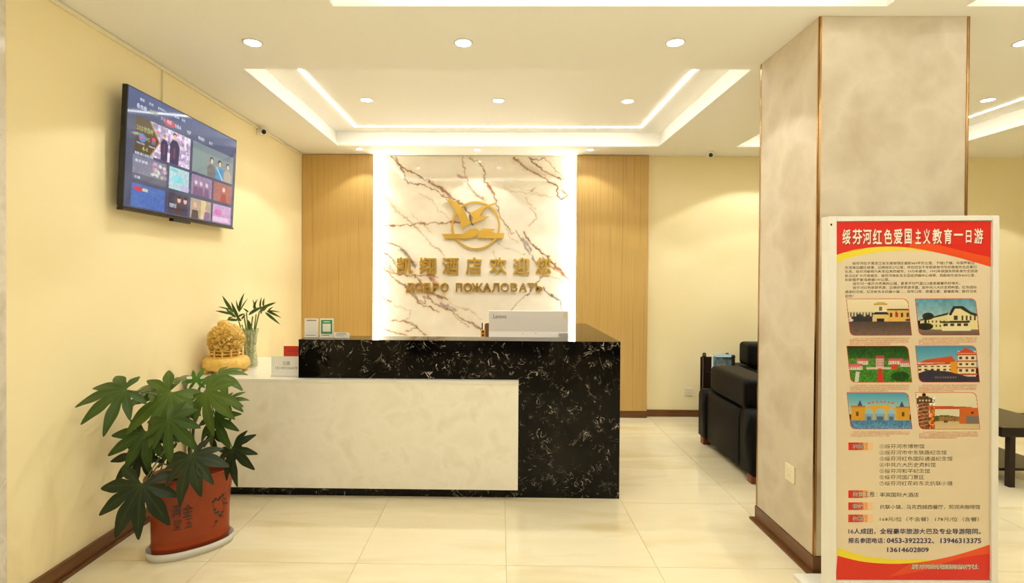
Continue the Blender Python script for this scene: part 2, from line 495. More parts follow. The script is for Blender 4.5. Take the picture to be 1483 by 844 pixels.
names = ['the tray over the reception desk', 'the tray to the right beyond the pillar', 'the near tray above the top frame edge', 'the near tray right of the pillar']
for (x0, x1, y0, y1), nm in zip(trays, names):
    a, b_, c, d = x0 + .215, x1 - .215, y0 + .17, y1 - .165
    r = empty('led_line', ((a + b_) / 2, (c + d) / 2, HU - .006), label='thin glowing rectangular light line in ' + nm, cat='light')
    w = .014
    for (p, q_, s_, t_) in ((x0 - .016, x0 - .006, y0, y1), (x1 + .006, x1 + .016, y0, y1), (x0, x1, y1 + .006, y1 + .016), (x0, x1, y0 - .016, y0 - .006)):
        box('cove_bar', p, q_, s_, t_, HC + .0225, HC + .026, M['cove'], r)
    for (p, q_, s_, t_) in ((a, a + w, c, d), (b_ - w, b_, c, d), (a + w, b_ - w, c, c + w), (a + w, b_ - w, d - w, d)):
        box('light_bar', p, q_, s_, t_, HU - .006, HU - .0005, M['led'], r)


# ---- downlights
def downlight(x, y, z, label, energy=SPOT_W, r=.045, tilt=0.0, size=126, group='recessed ceiling downlights'):
    rt = empty('downlight', (x, y, z), label=label, cat='ceiling light', group=group)
    if y == .9: energy *= .5
    bm = NB(); alathe(bm, [(r, -.001), (r + .012, -.001), (r + .012, -.005), (r + .004, -.008), (r, -.006), (r, -.001)], (x, y, z), 28, close=False)
    bmo('trim_ring', bm, M['white'], rt, True)
    bm = NB(); alathe(bm, [(r - .001, -.001), (r - .001, -.003)], (x, y, z), 28)
    bmo('lens', bm, M['lamp'], rt)
    ld = bpy.data.lights.new('bulb', 'SPOT'); ld.energy = energy; ld.color = SPOT_COL; ld.spot_size = math.radians(size); ld.spot_blend = .12; ld.shadow_soft_size = .03
    lo = bpy.data.objects.new('bulb', ld); COL.objects.link(lo); lo.parent = rt; lo.location = (0, 0, -.018)
    return rt


dl = [
    (-1.445, 3.04, HC, 'downlight above the television, leftmost of the near row'),
    (-.223, 3.04, HC, 'middle downlight of the near row, over the desk centre'),
    (.993, 3.035, HC, 'downlight of the near row nearest the pillar on its left'),
    (2.965, 3.03, HC, 'downlight at the right frame edge beyond the pillar'),
    (-1.148, 4.47, HU, 'left downlight inside the tray over the desk'),
    (-.026, 4.48, HU, 'middle downlight inside the tray over the desk'),
    (1.07, 4.49, HU, 'right downlight inside the tray over the desk'),
    (2.92, 4.48, HU, 'downlight in the right tray hidden behind the pillar'),
    (4.05, 4.44, HU, 'downlight in the right tray seen just right of the pillar'),
    (-1.5, 5.55, HC, 'downlight washing the left wood panel'),
    (-.256, 5.56, HC, 'downlight washing the middle of the marble panel'),
    (.936, 5.55, HC, 'downlight washing the right wood panel'),
    (2.75, 5.1, HU, 'added fill lamp above the sofas, hidden behind the pillar'),  # added out of sight to brighten the back wall
    (5.6, 3.03, HC, 'downlight near the right wall'), (5.2, 4.8, HC, 'added fill lamp out of view in the back right corner'),  # the corner lamp is added, unseen, to lift the right-hand wall
    (-.3, 1.5, HU, 'left downlight in the near tray above the frame'), (1.35, 1.5, HU, 'right downlight in the near tray above the frame'),
    (3.4, 1.5, HU, 'downlight in the near right tray'), (-1.55, .9, HC, 'downlight over the near left wall'),
    (-.9, -.6, HC, 'left downlight behind the viewer'), (1.2, -.6, HC, 'middle downlight behind the viewer'), (3.4, -.6, HC, 'right downlight behind the viewer'), (5.4, .8, HC, 'downlight at the near right'),
]
for x, y, z, lb in dl:
    wash = y > 5.5
    downlight(x, y, z, lb, energy=(13 if x > 2 else 7) if wash else (SPOT_W * 2.2 if x > 3.9 or (x > 2 and y > 4.9) or z > HC + .1 and y > 4 else SPOT_W), r=.034 if wash else .045, size=100 if wash else 114)

# ---- back wall dressing: wood panels, marble slab, halo strips
YW = 5.79; YM = 5.845
wood_l = box('wall_panel_left', XL + .003, -1.408, YW, YB, .075, HC - .006, M['wood']); tag(wood_l, 'light wood veneer wall panel left of the marble', kind='structure')
wood_r = box('wall_panel_right', .825, 1.618, YW, YB, .075, HC - .006, M['wood']); tag(wood_r, 'light wood veneer wall panel right of the marble', kind='structure')
tag(box('baseboard_panel', .825, 1.62, YW - .004, YB, 0, .073, M['base_wood']), 'wood skirting under the right veneer panel', kind='structure')
tag(box('baseboard_panel_left', XL + .003, -1.408, YW - .004, YB, 0, .073, M['base_wood']), 'wood skirting under the left veneer panel', kind='structure')
tag(box('baseboard_back', 1.622, XR, YB - .014, YB, 0, .075, M['base_wood'], bev=.003), 'brown skirting along the back wall', kind='structure')
bm = NB(); abox(bm, XL + .0125, XL + .02, 2.307, YW - .006, 0, .085, .002); abox(bm, XL + .02, XL + .034, 2.307, YW - .006, 0, .018, .002)
abox(bm, XL, XL + .0125, 2.307, YW - .006, 0, .085)
tag(bmo('baseboard_left', bm, M['base_wood']), 'dark brown skirting along the left wall', kind='structure')
x0m, x1m = -1.405, .822
for sx, x in ((1, x0m), (-1, x1m)):
    r = empty('halo_strip', (x, YW + .03, 1.45), label='glowing light strip on the %s edge of the marble' % ('left' if sx > 0 else 'right'), cat='light')
    box('light_bar', x + .001 * sx, x + .007 * sx, YW + .006, YW + .048, .1, HC - .012, M['halo'], r)

# marble slab: stone colour and veins painted into the stone's own albedo
VE = [  # (points in photo pixels, width px, strength, tone)
 ([(572.7,228.5),(580,242),(592,247),(604,252.7),(618,260.5),(629.6,268),(641,273),(652,285),(666.5,294.7),(679,307.5),(684,324.5)],1.5,.95,0),
 ([(626,265),(634,271),(642,275),(650,283)],3.0,.8,1),
 ([(566,226),(577,238),(585,250),(587,258),(592,266),(611,267),(617,270),(630,276),(646,285),(656,291)],1.0,.8,0),
 ([(551,272),(555.6,279),(572.7,303),(590,317),(608,334.5),(625,354),(639,364),(644,372)],1.2,.6,2),
 ([(552,275),(563,290),(576,306)],4.5,.35,2),
 ([(558.5,326),(571,326.7),(598,326),(614,323.4),(654,322.4),(668,322.4)],1.1,.75,1),
 ([(566,326),(572,327)],1.8,.9,3),([(610,322),(616,325)],1.8,.9,3),([(655,323),(666,323)],2.2,.9,3),
 ([(596,310),(612,324),(624,335)],.9,.45,2),
 ([(608,280),(613,284),(626.7,289),(635,304.6),(644,310),(654,322)],.8,.4,2),
 ([(669.5,228),(671,243),(673.7,255),(678,267.6),(688.6,279.7),(700,288)],1.1,.65,1),
 ([(664,254),(670,257),(676,256)],2.2,.6,1),
 ([(680,228.5),(690,233),(697,239),(702,252),(701,263),(709,270),(715,280.5),(718.5,295),(724,312),(732.6,326),(742,338)],1.1,.75,1),
 ([(707,268),(711,274),(714,280)],2.4,.8,3),
 ([(676,272),(690,280),(703,290)],2.6,.4,2),
 ([(742.6,228.5),(754,237.8),(765,245.6),(782.5,254.8),(793.8,263.4),(803.8,267.7),(806,273.4),(803.8,283.3),(812.3,287.6),(822,283.3),(823.7,277.6)],1.4,.95,0),
 ([(764,228.5),(771,235),(783.9,244.9),(798,252.7),(811,259)],1.3,.9,0),
 ([(764,229),(776,231),(788,228.5)],.9,.7,0),([(788,228.5),(796.7,240.6),(806,249),(815,257.7),(823,256)],.9,.6,1),
 ([(745,233),(765,243),(785,253),(803,257)],7,.28,2),
 ([(812,274),(818,280),(820,286)],2.4,.8,3),
 ([(712.7,269),(737,276),(765.4,279.7),(803.8,284.7)],.8,.45,2),([(715,270),(750,272),(790,282)],.7,.35,2),
 ([(759.7,284.7),(765,293),(774.6,301)],1.1,.5,2),([(766.8,300.4),(772.5,307.5),(775.3,314.6),(771,321.7),(766,326)],1.5,.55,2),
 ([(772,272),(768,275),(767,275)],1.4,.6,1),
 ([(552,366),(562,369),(570,378),(580,392),(590,401)],1.2,.85,4),([(550,348),(560,352),(578,358),(590.5,368),(600.6,380),(601.6,388.5)],1.4,.8,4),
 ([(582,362),(592,372),(600,383)],4.0,.65,4),([(555,378),(565,388),(576,398)],3.5,.35,4),
 ([(556,388.5),(572,404.6),(586.5,412.7),(598.5,428.8),(608.6,440),(622.7,446),(636.9,452)],1.4,.85,1),
 ([(562,394),(580,398),(600,400),(618,399),(634,402)],1.0,.6,4),
 ([(620,398),(626,404),(633,412)],3.6,.6,3),
 ([(600,400),(612,410),(622,422),(630.8,426.8),(649,434.8)],1.6,.85,1),([(608,421),(622,425),(640,431)],3.5,.6,1),
 ([(580,411),(590,415),(600,414)],2.4,.6,4),
 ([(598,420),(606,436),(618,440),(614,430),(622,434)],1.0,.6,4),
 ([(620.7,428.8),(626,438),(636.9,443),(651,449),(667,461),(680,466),(689,473),(700,480)],1.3,.75,1),
 ([(640,440),(652,446),(660,450)],3.5,.5,4),([(650,436),(665,446),(680,449),(698,463)],.9,.45,2),
 ([(652,449),(662,462),(680,474)],.9,.5,4),
 ([(548,473),(556,476),(566,481),(590.5,487.3)],1.2,.8,1),([(568,465),(588.5,467),(600.6,473),(610.6,480),(618.7,486)],1.2,.7,1),
 ([(588,467),(600,469),(606,476),(590,481)],.9,.6,4),([(549,430),(558,434),(567,438)],1.5,.7,1),([(572,443),(584,447),(596.5,451),(594,462),(586,466)],.8,.4,2),
 ([(732.4,330),(738.5,342),(749.6,350)],1.2,.6,2),([(746.5,334),(756.6,350),(760.6,360),(770.7,372),(780.8,384)],1.6,.6,4),
 ([(758.6,336),(766.7,350),(780.8,362),(792.9,372),(800,380),(809,388.5),(817,398.5),(828,410)],1.6,.9,0),
 ([(758,346),(764,356),(768,362)],3,.5,4),([(804,386),(810,392),(814,395)],3.4,.85,3),([(786,372),(796,384),(804,390)],2.0,.5,4),
 ([(784.8,398.5),(801,400.6),(819,407.6)],1.2,.6,2),([(784.8,416.7),(794.9,424.8),(809,434.8),(814,449)],1.2,.85,4),
 ([(740.5,449),(754.6,432.8),(764.7,424.8),(784,401)],1.0,.55,4),([(714,362),(719,374),(726,384)],.8,.35,2),
 ([(690,335),(705,342),(735,360),(760,368)],.7,.35,2),([(680,465),(690,471),(700,479)],1.4,.8,4),([(806,330),(816,338),(826,344)],.8,.4,2),
]
TONES = [np.array(c) for c in ([112, 74, 56], [158, 106, 74], [212, 180, 140], [176, 92, 58], [128, 108, 102])]
p00 = at(537, 222, YM); p11 = at(838, 500, YM)
cw, chh = 480, 470
cv = Canvas(cw, chh, (244, 234, 214))
PXg = 537 + cv.X * (838 - 537); PYg = 222 + cv.Y * (500 - 222)
base = vnoise(PXg / 30, PYg / 22, 3) * .6 + vnoise(PXg / 9, PYg / 7, 4) * .4
cv.a += ((base - .5) * 12)[..., None] * np.array([1, 1.1, 1.4])
wx = (vnoise(PXg / 5, PYg / 5, 11) - .5) * 3.2 + (vnoise(PXg / 2, PYg / 2, 12) - .5) * 1.6
wy = (vnoise(PXg / 5, PYg / 5, 13) - .5) * 3.2 + (vnoise(PXg / 2, PYg / 2, 14) - .5) * 1.6
brk = .45 + .75 * vnoise(PXg / 4, PYg / 4, 15)
QXg, QYg = PXg + wx, PYg + wy
for pts, wd, st, tn in VE:
    d2 = np.full(QXg.shape, 1e9)
    for (xa, ya), (xb, yb) in zip(pts, pts[1:]):
        L2 = (xb - xa) ** 2 + (yb - ya) ** 2 + 1e-6
        t = np.clip(((QXg - xa) * (xb - xa) + (QYg - ya) * (yb - ya)) / L2, 0, 1)
        d2 = np.minimum(d2, (QXg - xa - t * (xb - xa)) ** 2 + (QYg - ya - t * (yb - ya)) ** 2)
    for w_, s_, c_ in ((wd * .74, st * 1.3, TONES[tn] * .88), (wd * 3.2, st * .22, TONES[2])):
        k = np.clip(np.exp(-d2 / (w_ * w_)) * s_ * np.clip(brk, 0, 1.1), 0, .95)[..., None]
        cv.a = cv.a * (1 - k) + c_ * k
# print covers the slab from z(500) to the top; below it the slab continues behind the desk
zt, zb = HC - .006, p11.z


def Pm(u, v):
    out = np.empty(u.shape + (3,)); out[..., 0] = p00.x + (p11.x - p00.x) * u; out[..., 1] = YM; out[..., 2] = p00.z + (p11.z - p00.z) * v
    out[..., 0] = np.clip(out[..., 0], x0m + .0, x1m); out[..., 2] = np.minimum(out[..., 2], zt); return out


marble = empty('wall_panel_marble', ((x0m + x1m) / 2, YM, 0)); tag(marble, 'cream marble feature panel with brown veins', kind='structure')
M['marble'] = attr_mat('veined cream marble', .06)
M['marble_plain'] = mat('cream marble', rgb(244, 234, 214), .06)
link('marble_face', canvas_mesh('marble_face', cv, Pm), M['marble'], marble)
box('marble_slab', x0m, x1m, YM + .001, YB, .0, zt, M['marble_plain'], marble)
box('marble_lower', x0m, x1m, YM - .0005, YM + .001, .0, zb + .001, M['marble_plain'], marble)

# ---- pillar
px0, px1, py0, py1 = 1.634, 2.395, 2.735, 3.345
pil = box('pillar', px0 + .012, px1 - .012, py0 + .012, py1 - .012, 0, HC, M['dark_wood']); tag(pil, 'square column clad in mottled beige panels', kind='structure')
for nm, a in (('front', (px0 + .012, px1 - .012, py0, py0 + .012)), ('back', (px0 + .012, px1 - .012, py1 - .012, py1)), ('left', (px0, px0 + .012, py0 + .012, py1 - .012)), ('right', (px1 - .012, px1, py0 + .012, py1 - .012))):
    box('cladding_panel', *a, .098, HC - .001, M['plaster'], pil)
for sx, sy in ((0, 0), (1, 0), (0, 1), (1, 1)):
    cx = px0 if sx == 0 else px1; cy = py0 if sy == 0 else py1; dx = 1 if sx == 0 else -1; dy = 1 if sy == 0 else -1
    bm = NB(); abox(bm, cx - .002 * dx, cx + .011 * dx, cy - .002 * dy, cy, 0.1, HC - .002); abox(bm, cx - .002 * dx, cx, cy - .002 * dy, cy + .011 * dy, .1, HC - .002)
    bmo('corner_trim', bm, M['rose_gold'], pil)
bm = NB()
for k, (e, h) in enumerate(((.006, .095), (.03, .012))):
    abox(bm, px0 - e, px1 + e, py0 - e, py0 + .011, 0, h); abox(bm, px0 - e, px1 + e, py1 - .011, py1 + e, 0, h)
    abox(bm, px0 - e, px0 + .011, py0 + .011, py1 - .011, 0, h); abox(bm, px1 - .011, px1 + e, py0 + .011, py1 - .011, 0, h)
bmo('skirting', bm, M['base_wood'], pil)


def outlet(c, face, label, s=.086):
    r = empty('wall_outlet', c, label=label, cat='socket', group='white wall sockets')
    x, y, z = c; h = s / 2
    def B(n, a0, a1, z0, z1, d0, d1, m_):
        if face == 'y': return box(n, x + a0, x + a1, y - d1, y - d0, z + z0, z + z1, m_, r, bev=.0012, seg=1)
        return box(n, x - d1, x - d0, y + a0, y + a1, z + z0, z + z1, m_, r, bev=.0012, seg=1)
    B('cover_plate', -h, h, -h, h, 0, .008, M['ivory_plastic'])
    for a0, z0 in ((-.017, .012), (.012, .012), (-.014, -.022), (.009, -.022), (-.0025, -.012)): B('slot', a0, a0 + .0035, z0, z0 + .009, .0065, .0084, M['slot'])


outlet((1.6335, 2.955, .447), 'x', 'white socket plate on the pillar side', .093)
q_ = at(997, 567, YB); outlet((q_.x, YB, q_.z), 'y', 'white socket plate on the back wall beside the sofa', .086)
q_ = at(1017, 568, YB); outlet((q_.x + .02, YB, q_.z), 'y', 'white socket plate half hidden behind the sofa', .06)

# ---- left wall: trunking, drop conduit, cameras
tr = empty('cable_trunking', (XL, 3.4, HC - .03), label='slim white cable trunking along the top of the left wall', cat='cable trunking')
box('trunk', XL + .001, XL + .014, 2.31, YW - .01, HC - .028, HC - .004, M['ivory_plastic'], tr, bev=.002)
tag(box('cable_duct', XL + .001, XL + .010, 3.385, 3.408, 2.30, HC - .029, M['ivory_plastic'], bev=.002), 'short vertical white cable duct dropping from the trunking to behind the television', 'cable duct')


def dome_cam(loc, aim, label, plate):
    r = empty('security_camera', loc, label=label, cat='camera')
    L = Vector(loc); A = Vector(aim).normalized(); rot = A.to_track_quat('Z', 'Y').to_matrix().to_4x4()
    bm = NB(); alathe(bm, [(.036, 0), (.036, .012), (.030, .016)], (0, 0, 0), 24); bm.transform(Matrix.Translation(L) @ Vector(plate).to_track_quat('Z', 'Y').to_matrix().to_4x4()); bmo('mount', bm, M['white'], r, True)
    c = L + Vector(plate) * .035
    bm = NB(); bmesh.ops.create_uvsphere(bm, u_segments=24, v_segments=14, radius=.033); bm.transform(Matrix.Translation(c)); bmo('housing', bm, M['white'], r, True)
    bm = NB(); alathe(bm, [(.026, 0), (.026, .022), (.022, .024)], (0, 0, 0), 24); bm.transform(Matrix.Translation(c + A * .014) @ rot); bmo('lens_ring', bm, M['white'], r, True)
    bm = NB(); alathe(bm, [(.021, 0), (.021, .003), (.018, .004)], (0, 0, 0), 24); bm.transform(Matrix.Translation(c + A * .036) @ rot); bmo('lens', bm, M['black_gloss'], r, True)


dome_cam((XL + .001, 4.74, 2.84), (.85, -.75, -.25), 'white security camera high on the left wall', (1, 0, 0))
dome_cam((2.22, 5.62, HC - .001), (-.25, -1, -.3), 'white security camera under the ceiling beside the right wood panel', (0, 0, -1))

# ================================================================== DESK
YD = 3.65
desk = empty('reception_desk', (-.3, YD, 0), label='black marble reception desk with cream stone lower counter in front', cat='reception desk')
BS = M['black_stone']
xl_, xr_ = -1.408, .835
box('front_panel', xl_, xr_, YD, YD + .03, 0, 1.072, BS, desk)
box('side_panel', xr_ - .03, xr_, YD + .031, 5.12, 0, 1.072, BS, desk)
box('side_panel', xl_, xl_ + .03, YD + .031, YD + .23, 0, 1.072, BS, desk)
box('side_panel', .48, .51, 3.89, 5.12, 0, 1.072, BS, desk)
box('back_panel', xl_ + .031, xr_ - .031, 3.86, 3.885, 0, 1.072, M['chair_wood'], desk)
bm = NB(); aprism(bm, [(xl_, YD), (xr_, YD), (xr_, 5.12), (.47, 5.12), (.47, 3.89), (xl_, 3.89)], 'z', 1.072, 1.092); bmo('counter_top', bm, BS, desk)
box('worktop', -1.37, .44, 3.89, 4.45, .72, .745, M['chair_wood'], desk)
box('worktop_leg', -1.37, -1.34, 3.9, 4.44, 0, .72, M['chair_wood'], desk)
# cream lower counter
box('cream_front', XL + .036, .128, 3.60, 3.625, .071, .80, M['cream_stone'], desk)
box('cream_end', .108, .128, 3.6255, YD - .0005, .071, .80, M['cream_stone'], desk)
bm = NB(); aprism(bm, [(XL + .003, 3.598), (.129, 3.598), (.129, YD - .0005), (xl_ - .002, YD - .0005), (xl_ - .002, 4.58), (XL + .003, 4.58)], 'z', .80, .822)
o = bmo('cream_top', bm, M['cream_top'], desk)
box('plinth', XL + .036, xl_ - .001, YD, YD + .02, 0, .12, BS, desk)
box('cream_back', XL + .036, xl_ - .002, 4.55, 4.575, 0, .799, M['cream_stone'], desk)

# ---- monitor
mz0, mz1 = .92, at(760, 450, 4.2).z
mon = empty('monitor', (.226, 4.2, .745), label='silver grey all in one computer seen from behind over the counter', cat='computer')
M['silver'] = mat('silver grey plastic', rgb(238, 231, 222), .45)
xa, xb = at(708, 465, 4.2).x, at(823, 465, 4.2).x; zc = at(760, 480, 4.2).z
bm = NB(); aprism(bm, [(4.2, zc), (4.2, mz1), (4.222, mz1), (4.235, mz0), (4.165, mz0), (4.165, mz0 + .05)], 'x', xa, xb); bmesh.ops.bevel(bm, geom=[e for e in bm.edges], offset=.002, segments=1, affect='EDGES')
bmo('back_cover', bm, M['silver'], mon)
box('screen', xa + .005, xb - .005, 4.233, 4.24, mz0 + .03, mz1 - .02, M['black_gloss'], mon).rotation_euler = (0, 0, 0)
box('stand', .15, .30, 4.17, 4.20, .757, mz0 + .02, M['silver'], mon, bev=.004)
box('foot', .09, .36, 4.06, 4.28, .7455, .757, M['silver'], mon, bev=.004)
a = at(714.5, 461, 4.199); b_ = at(733.5, 455, 4.199)
M['dark_text'] = mat('dark grey print', rgb(92, 84, 76), .5)
put_text('logo', 'Lenovo', a.x, b_.x, a.z, b_.z, 4.1993, M['dark_text'], mon, bold=.01, local=False)
a = at(816, 461, 4.2); b_ = at(822.5, 451.5, 4.2); box('sticker', a.x, b_.x, 4.1985, 4.2005, a.z, b_.z, mat('sticker', rgb(235, 222, 195), .6), mon)
for px in (757, 776):
    a = at(px, 482.5, 4.196); bm = NB(); bmesh.ops.create_uvsphere(bm, u_segments=10, v_segments=6, radius=.003); bm.transform(Matrix.Translation(a)); bmo('screw', bm, M['dark_text'], mon)
# ---- office chair back seen left of the monitor
chx = -.10
chr_ = empty('office_chair', (.1, 4.85, 0), label='brown wooden framed desk chair behind the counter, half hidden by the computer', cat='chair')
a0, a1 = at(702, 470, 4.85), at(712, 468, 4.85)
bm = NB(); aprism(bm, [(a0.x, .55), (a0.x, a1.z - .012), (a0.x + .012, a1.z), (.36, a1.z), (.372, a1.z - .012), (.372, .55)], 'y', 4.84, 4.87); bmo('backrest', bm, M['chair_wood'], chr_)
box('seat', a0.x, .372, 4.40, 4.83, .43, .49, M['leather'], chr_, bev=.02, seg=3, smooth=True)
for x in (a0.x + .02, .335):
    for y in (4.42, 4.845): box('leg', x, x + .03, y, y + .022, 0, .43 if y < 4.5 else .55, M['chair_wood'], chr_)
M['amber'] = mat('amber plastic', rgb(214, 150, 44), .35)
a = at(699.5, 481, 4.80)
lum = empty('massage_cushion', (a.x, 4.80, .49), label='amber beaded strip with round studs hanging on the chair edge left of the computer', cat='cushion')
zt_ = at(699, 477, 4.8).z
box('strip', a.x - .02, a.x + .022, 4.79, 4.81, .495, zt_, M['amber'], lum, bev=.006, seg=2, smooth=True)
z = zt_ - .018
while z > .55:
    bm = NB(); bmesh.ops.create_uvsphere(bm, u_segments=12, v_segments=8, radius=.010); bm.transform(Matrix.Translation((a.x, 4.787, z))); bmo('stud', bm, M['black'], lum, True); z -= .033
a = at(698.5, 472, 4.83); pen = box('phone_handset', a.x - .006, a.x + .004, 4.826, 4.8395, a.z - .04, a.z + .03, M['black'], bev=.004); tag(pen, 'small black clip on the chair edge left of the computer', 'clip')

# ---- payment cards and notes on the counter
M['acrylic'] = mat('clear acrylic', rgb(238, 232, 215), .12, Alpha=.55)
M['paper'] = mat('white paper', rgb(240, 236, 228), .6)
M['green'] = mat('green print', rgb(60, 150, 92), .5)
M['grey_print'] = mat('grey print', rgb(120, 112, 104), .6)
M['red_paper'] = mat('red card', rgb(206, 52, 30), .5)


def card(name, label, px0_, py0_, px1_, py1_, Y, zbase, prints, th=.003, body='paper', foot=True, cat='sign', lean=.0):
    a = at(px0_, py1_, Y); b2 = at(px1_, py0_, Y); w = b2.x - a.x; h = b2.z - zbase
    r = empty(name, ((a.x + b2.x) / 2, Y, zbase), label=label, cat=cat)
    bx = box('card', -w / 2, w / 2, -th / 2, th / 2, .004, h, M[body], r, local=True)
    if foot: box('holder', -w / 2 - .004, w / 2 + .004, -.004 + 0, .022, .0, .004, M['acrylic'], r, local=True)
    for (u0, v0, u1, v1, mm, k) in prints:
        box('print', -w / 2 + u0 * w, -w / 2 + u1 * w, -th / 2 - .0003 * k, -th / 2, h - v1 * (h - .004), h - v0 * (h - .004), M[mm], r, local=True)
    return r, w, h


ZT = 1.0925
r, w, h = card('payment_card', 'white payment card in clear stand, leftmost on the black counter', 441, 461, 461, 491, 3.76, ZT, [(.14, .08, .86, .13, 'grey_print', 1), (.1, .9, .8, .925, 'grey_print', 1)])
card('payment_card', 'green and white payment card in clear stand beside the white card', 463.5, 461, 483, 491, 3.745, ZT, [(.08, .08, .92, .82, 'green', 1), (.25, .16, .75, .2, 'paper', 2), (.2, .28, .8, .7, 'paper', 2), (.12, .87, .2, .93, 'green', 1), (.24, .88, .7, .92, 'grey_print', 1)])
r, w, h = card('notice_card', 'small white tent card right of the green payment card', 484, 481, 504.5, 491, 3.72, ZT, [(.18, .12, .85, .22, 'grey_print', 1), (.1, .4, .9, .46, 'grey_print', 1), (.1, .6, .7, .66, 'grey_print', 1)], foot=False)
box('back_leaf', -w / 2, w / 2, .03, .033, 0, h * .8, M['paper'], r, local=True)
r, w, h = card('phone_card', 'white card with a phone number standing on the cream counter against the black desk', 393, 516, 434.2, 547, 3.70, .8225, [])
r['category'] = 'sign'
put_text('print', '15145326659', -w / 2 + .25 * w * .6, w / 2 - .08 * w, h * .36, h * .48, -.0021, M['grey_print'], r)
put_text('print', '王霞', -w * .1, w * .16, h * .56, h * .74, -.0021, M['grey_print'], r)
r, w, h = card('red_card', 'red card standing behind the white phone card', 411, 501, 433.6, 522, 3.86, .8225, [], body='red_paper')
M['dark_red'] = mat('dark red print', rgb(120, 30, 20), .5)
for k in range(2): box('print', -w * .28, w * .45, -.0022, -.0015, h * (.84 - .05 * k), h * (.852 - .05 * k), M['dark_red'], r, local=True)

# ---- carved ivory ball on stand
M['ivory'] = noise_mat('carved yellow resin', [(.3, rgb(222, 172, 74)), (.7, rgb(240, 200, 104))], scale=40, rough=.38)
c = at(327.5, 492, 3.86); R0 = (at(352, 492, 3.86).x - at(303, 492, 3.86).x) / 2
orn = empty('carved_ball_ornament', (c.x, 3.86, .8225), label='yellow carved openwork ball on a footed drum stand', cat='ornament')
bm = NB(); bmesh.ops.create_icosphere(bm, subdivisions=6, radius=1)
for v in bm.verts:
    p = v.co.copy(); w_ = p + mnoise.noise_vector(p * 4) * .22
    d1 = mnoise.voronoi(w_ * 3.6)[0]; d2 = mnoise.voronoi(w_ * 7.5 + Vector((4, 2, 1)))[0]
    h = min((d1[1] - d1[0]) * 1.1, .30) * .34 + min((d2[1] - d2[0]) * 1.5, .4) * .14 - .10
    if d1[1] - d1[0] < .10: h -= .13
    if d2[1] - d2[0] < .07: h -= .07
    v.co = p * (R0 * (.97 + h)); v.co += Vector((c.x, 3.86, c.z))
bmo('ball', bm, M['ivory'], orn, True)
bm = NB(); bmesh.ops.create_icosphere(bm, subdivisions=3, radius=.034)
for v in bm.verts: v.co = Vector((v.co.x * 1.25, v.co.y, v.co.z * .75)) * (1 + .1 * mnoise.noise(v.co * 60))
bm.transform(Matrix.Translation((at(324, 467, 3.86).x, 3.86, at(324, 468, 3.86).z))); bmo('finial', bm, M['ivory'], orn, True)
zr0, zr1 = .938, .984; rr = R0 * .93
bm = NB(); alathe(bm, [(rr * .6, zr0), (rr * 1.0, zr0), (rr * 1.0, zr0 + .006), (rr * .6, zr0 + .008)], (c.x, 3.86, 0), 32)
for k in range(12):
    a = 2 * PI * k / 12 + .26; x, y = c.x + rr * .93 * math.cos(a), 3.86 + rr * .93 * math.sin(a)
    abox(bm, x - .005, x + .005, y - .005, y + .005, zr0, zr1 + .014)
bmo('railing_posts', bm, M['ivory'], orn)
bm = NB()
for zz in (zr0 + .022, zr1): alathe(bm, [(rr * .90, zz), (rr * .95, zz), (rr * .95, zz + .006), (rr * .90, zz + .006), (rr * .90, zz)], (c.x, 3.86, 0), 32, close=False)
alathe(bm, [(rr * .62, zr0 + .004), (rr * .66, zr1 + .01), (rr * .45, zr1 + .014)], (c.x, 3.86, 0), 24)
bmo('railing', bm, M['ivory'], orn, True)
rb = (at(359, 535, 3.86).x - at(297, 535, 3.86).x) / 2; cb = at(328, 535, 3.86).x; zb_ = .8225
hb = zr0 - zb_
bm = NB(); alathe(bm, [(rb * .5, .028), (rb * .88, .024), (rb * .98, hb * .36), (rb * 1.0, hb * .6), (rb * .97, hb * .82), (rb * .86, hb * .95), (rb * .72, hb * .995)], (cb, 3.86, zb_), 48)
for v in bm.verts:
    n_ = mnoise.noise(v.co * 55); d = Vector((v.co.x - cb, v.co.y - 3.86, 0)); v.co += d * (.05 * n_)
bmo('drum_base', bm, M['ivory'], orn, True)
for k in range(5):
    a = -PI / 2 + (k - 2) * .95 + (PI if k == 99 else 0); x, y = cb + rb * .80 * math.cos(a), 3.86 + rb * .80 * math.sin(a)
    bm = NB(); alathe(bm, [(.014, 0), (.021, .006), (.019, .018), (.013, .026), (.022, .044), (.019, .060), (.006, .066)], (x, y, zb_), 14); bmo('foot', bm, M['ivory'], orn, True)

# ---- glass vase with lucky bamboo
vx, vy = at(362, 500, 4.09).x, 4.09
vz1 = at(362, 476, 4.09).z
M['glass'] = noise_mat('frosted green glass', [(.4, rgb(226, 230, 196)), (.6, rgb(184, 192, 140))], scale=55, rough=.15, bump=.5, Transmission_Weight=.5, IOR=1.2, Alpha=.6)
hv = vz1 - .8225
vase = empty('glass_vase', (vx, vy, .8225), label='tall waisted glass vase with textured surface, behind the carved ball', cat='vase')
bm = NB(); pr = [(.046, 0), (.056, .004), (.058, .03), (.047, hv * .35), (.045, hv * .55), (.056, hv * .85), (.066, hv), (.062, hv), (.052, hv * .85), (.041, hv * .55), (.042, hv * .35), (.050, .03), (.04, .012)]
alathe(bm, pr, (vx, vy, .8225), 40); bmo('glass_body', bm, M['glass'], vase, True)
M['bamboo_leaf'] = noise_mat('bamboo leaf', [(.3, rgb(42, 72, 20)), (.7, rgb(70, 100, 32))], scale=9, rough=.35)
M['bamboo_stalk'] = noise_mat('bamboo stalk', [(.35, rgb(70, 100, 30)), (.65, rgb(116, 140, 52))], scale=20, rough=.4)
bam = empty('lucky_bamboo', (vx, vy, .84), label='bunch of lucky bamboo stalks with narrow green leaves in the glass vase', cat='plant')
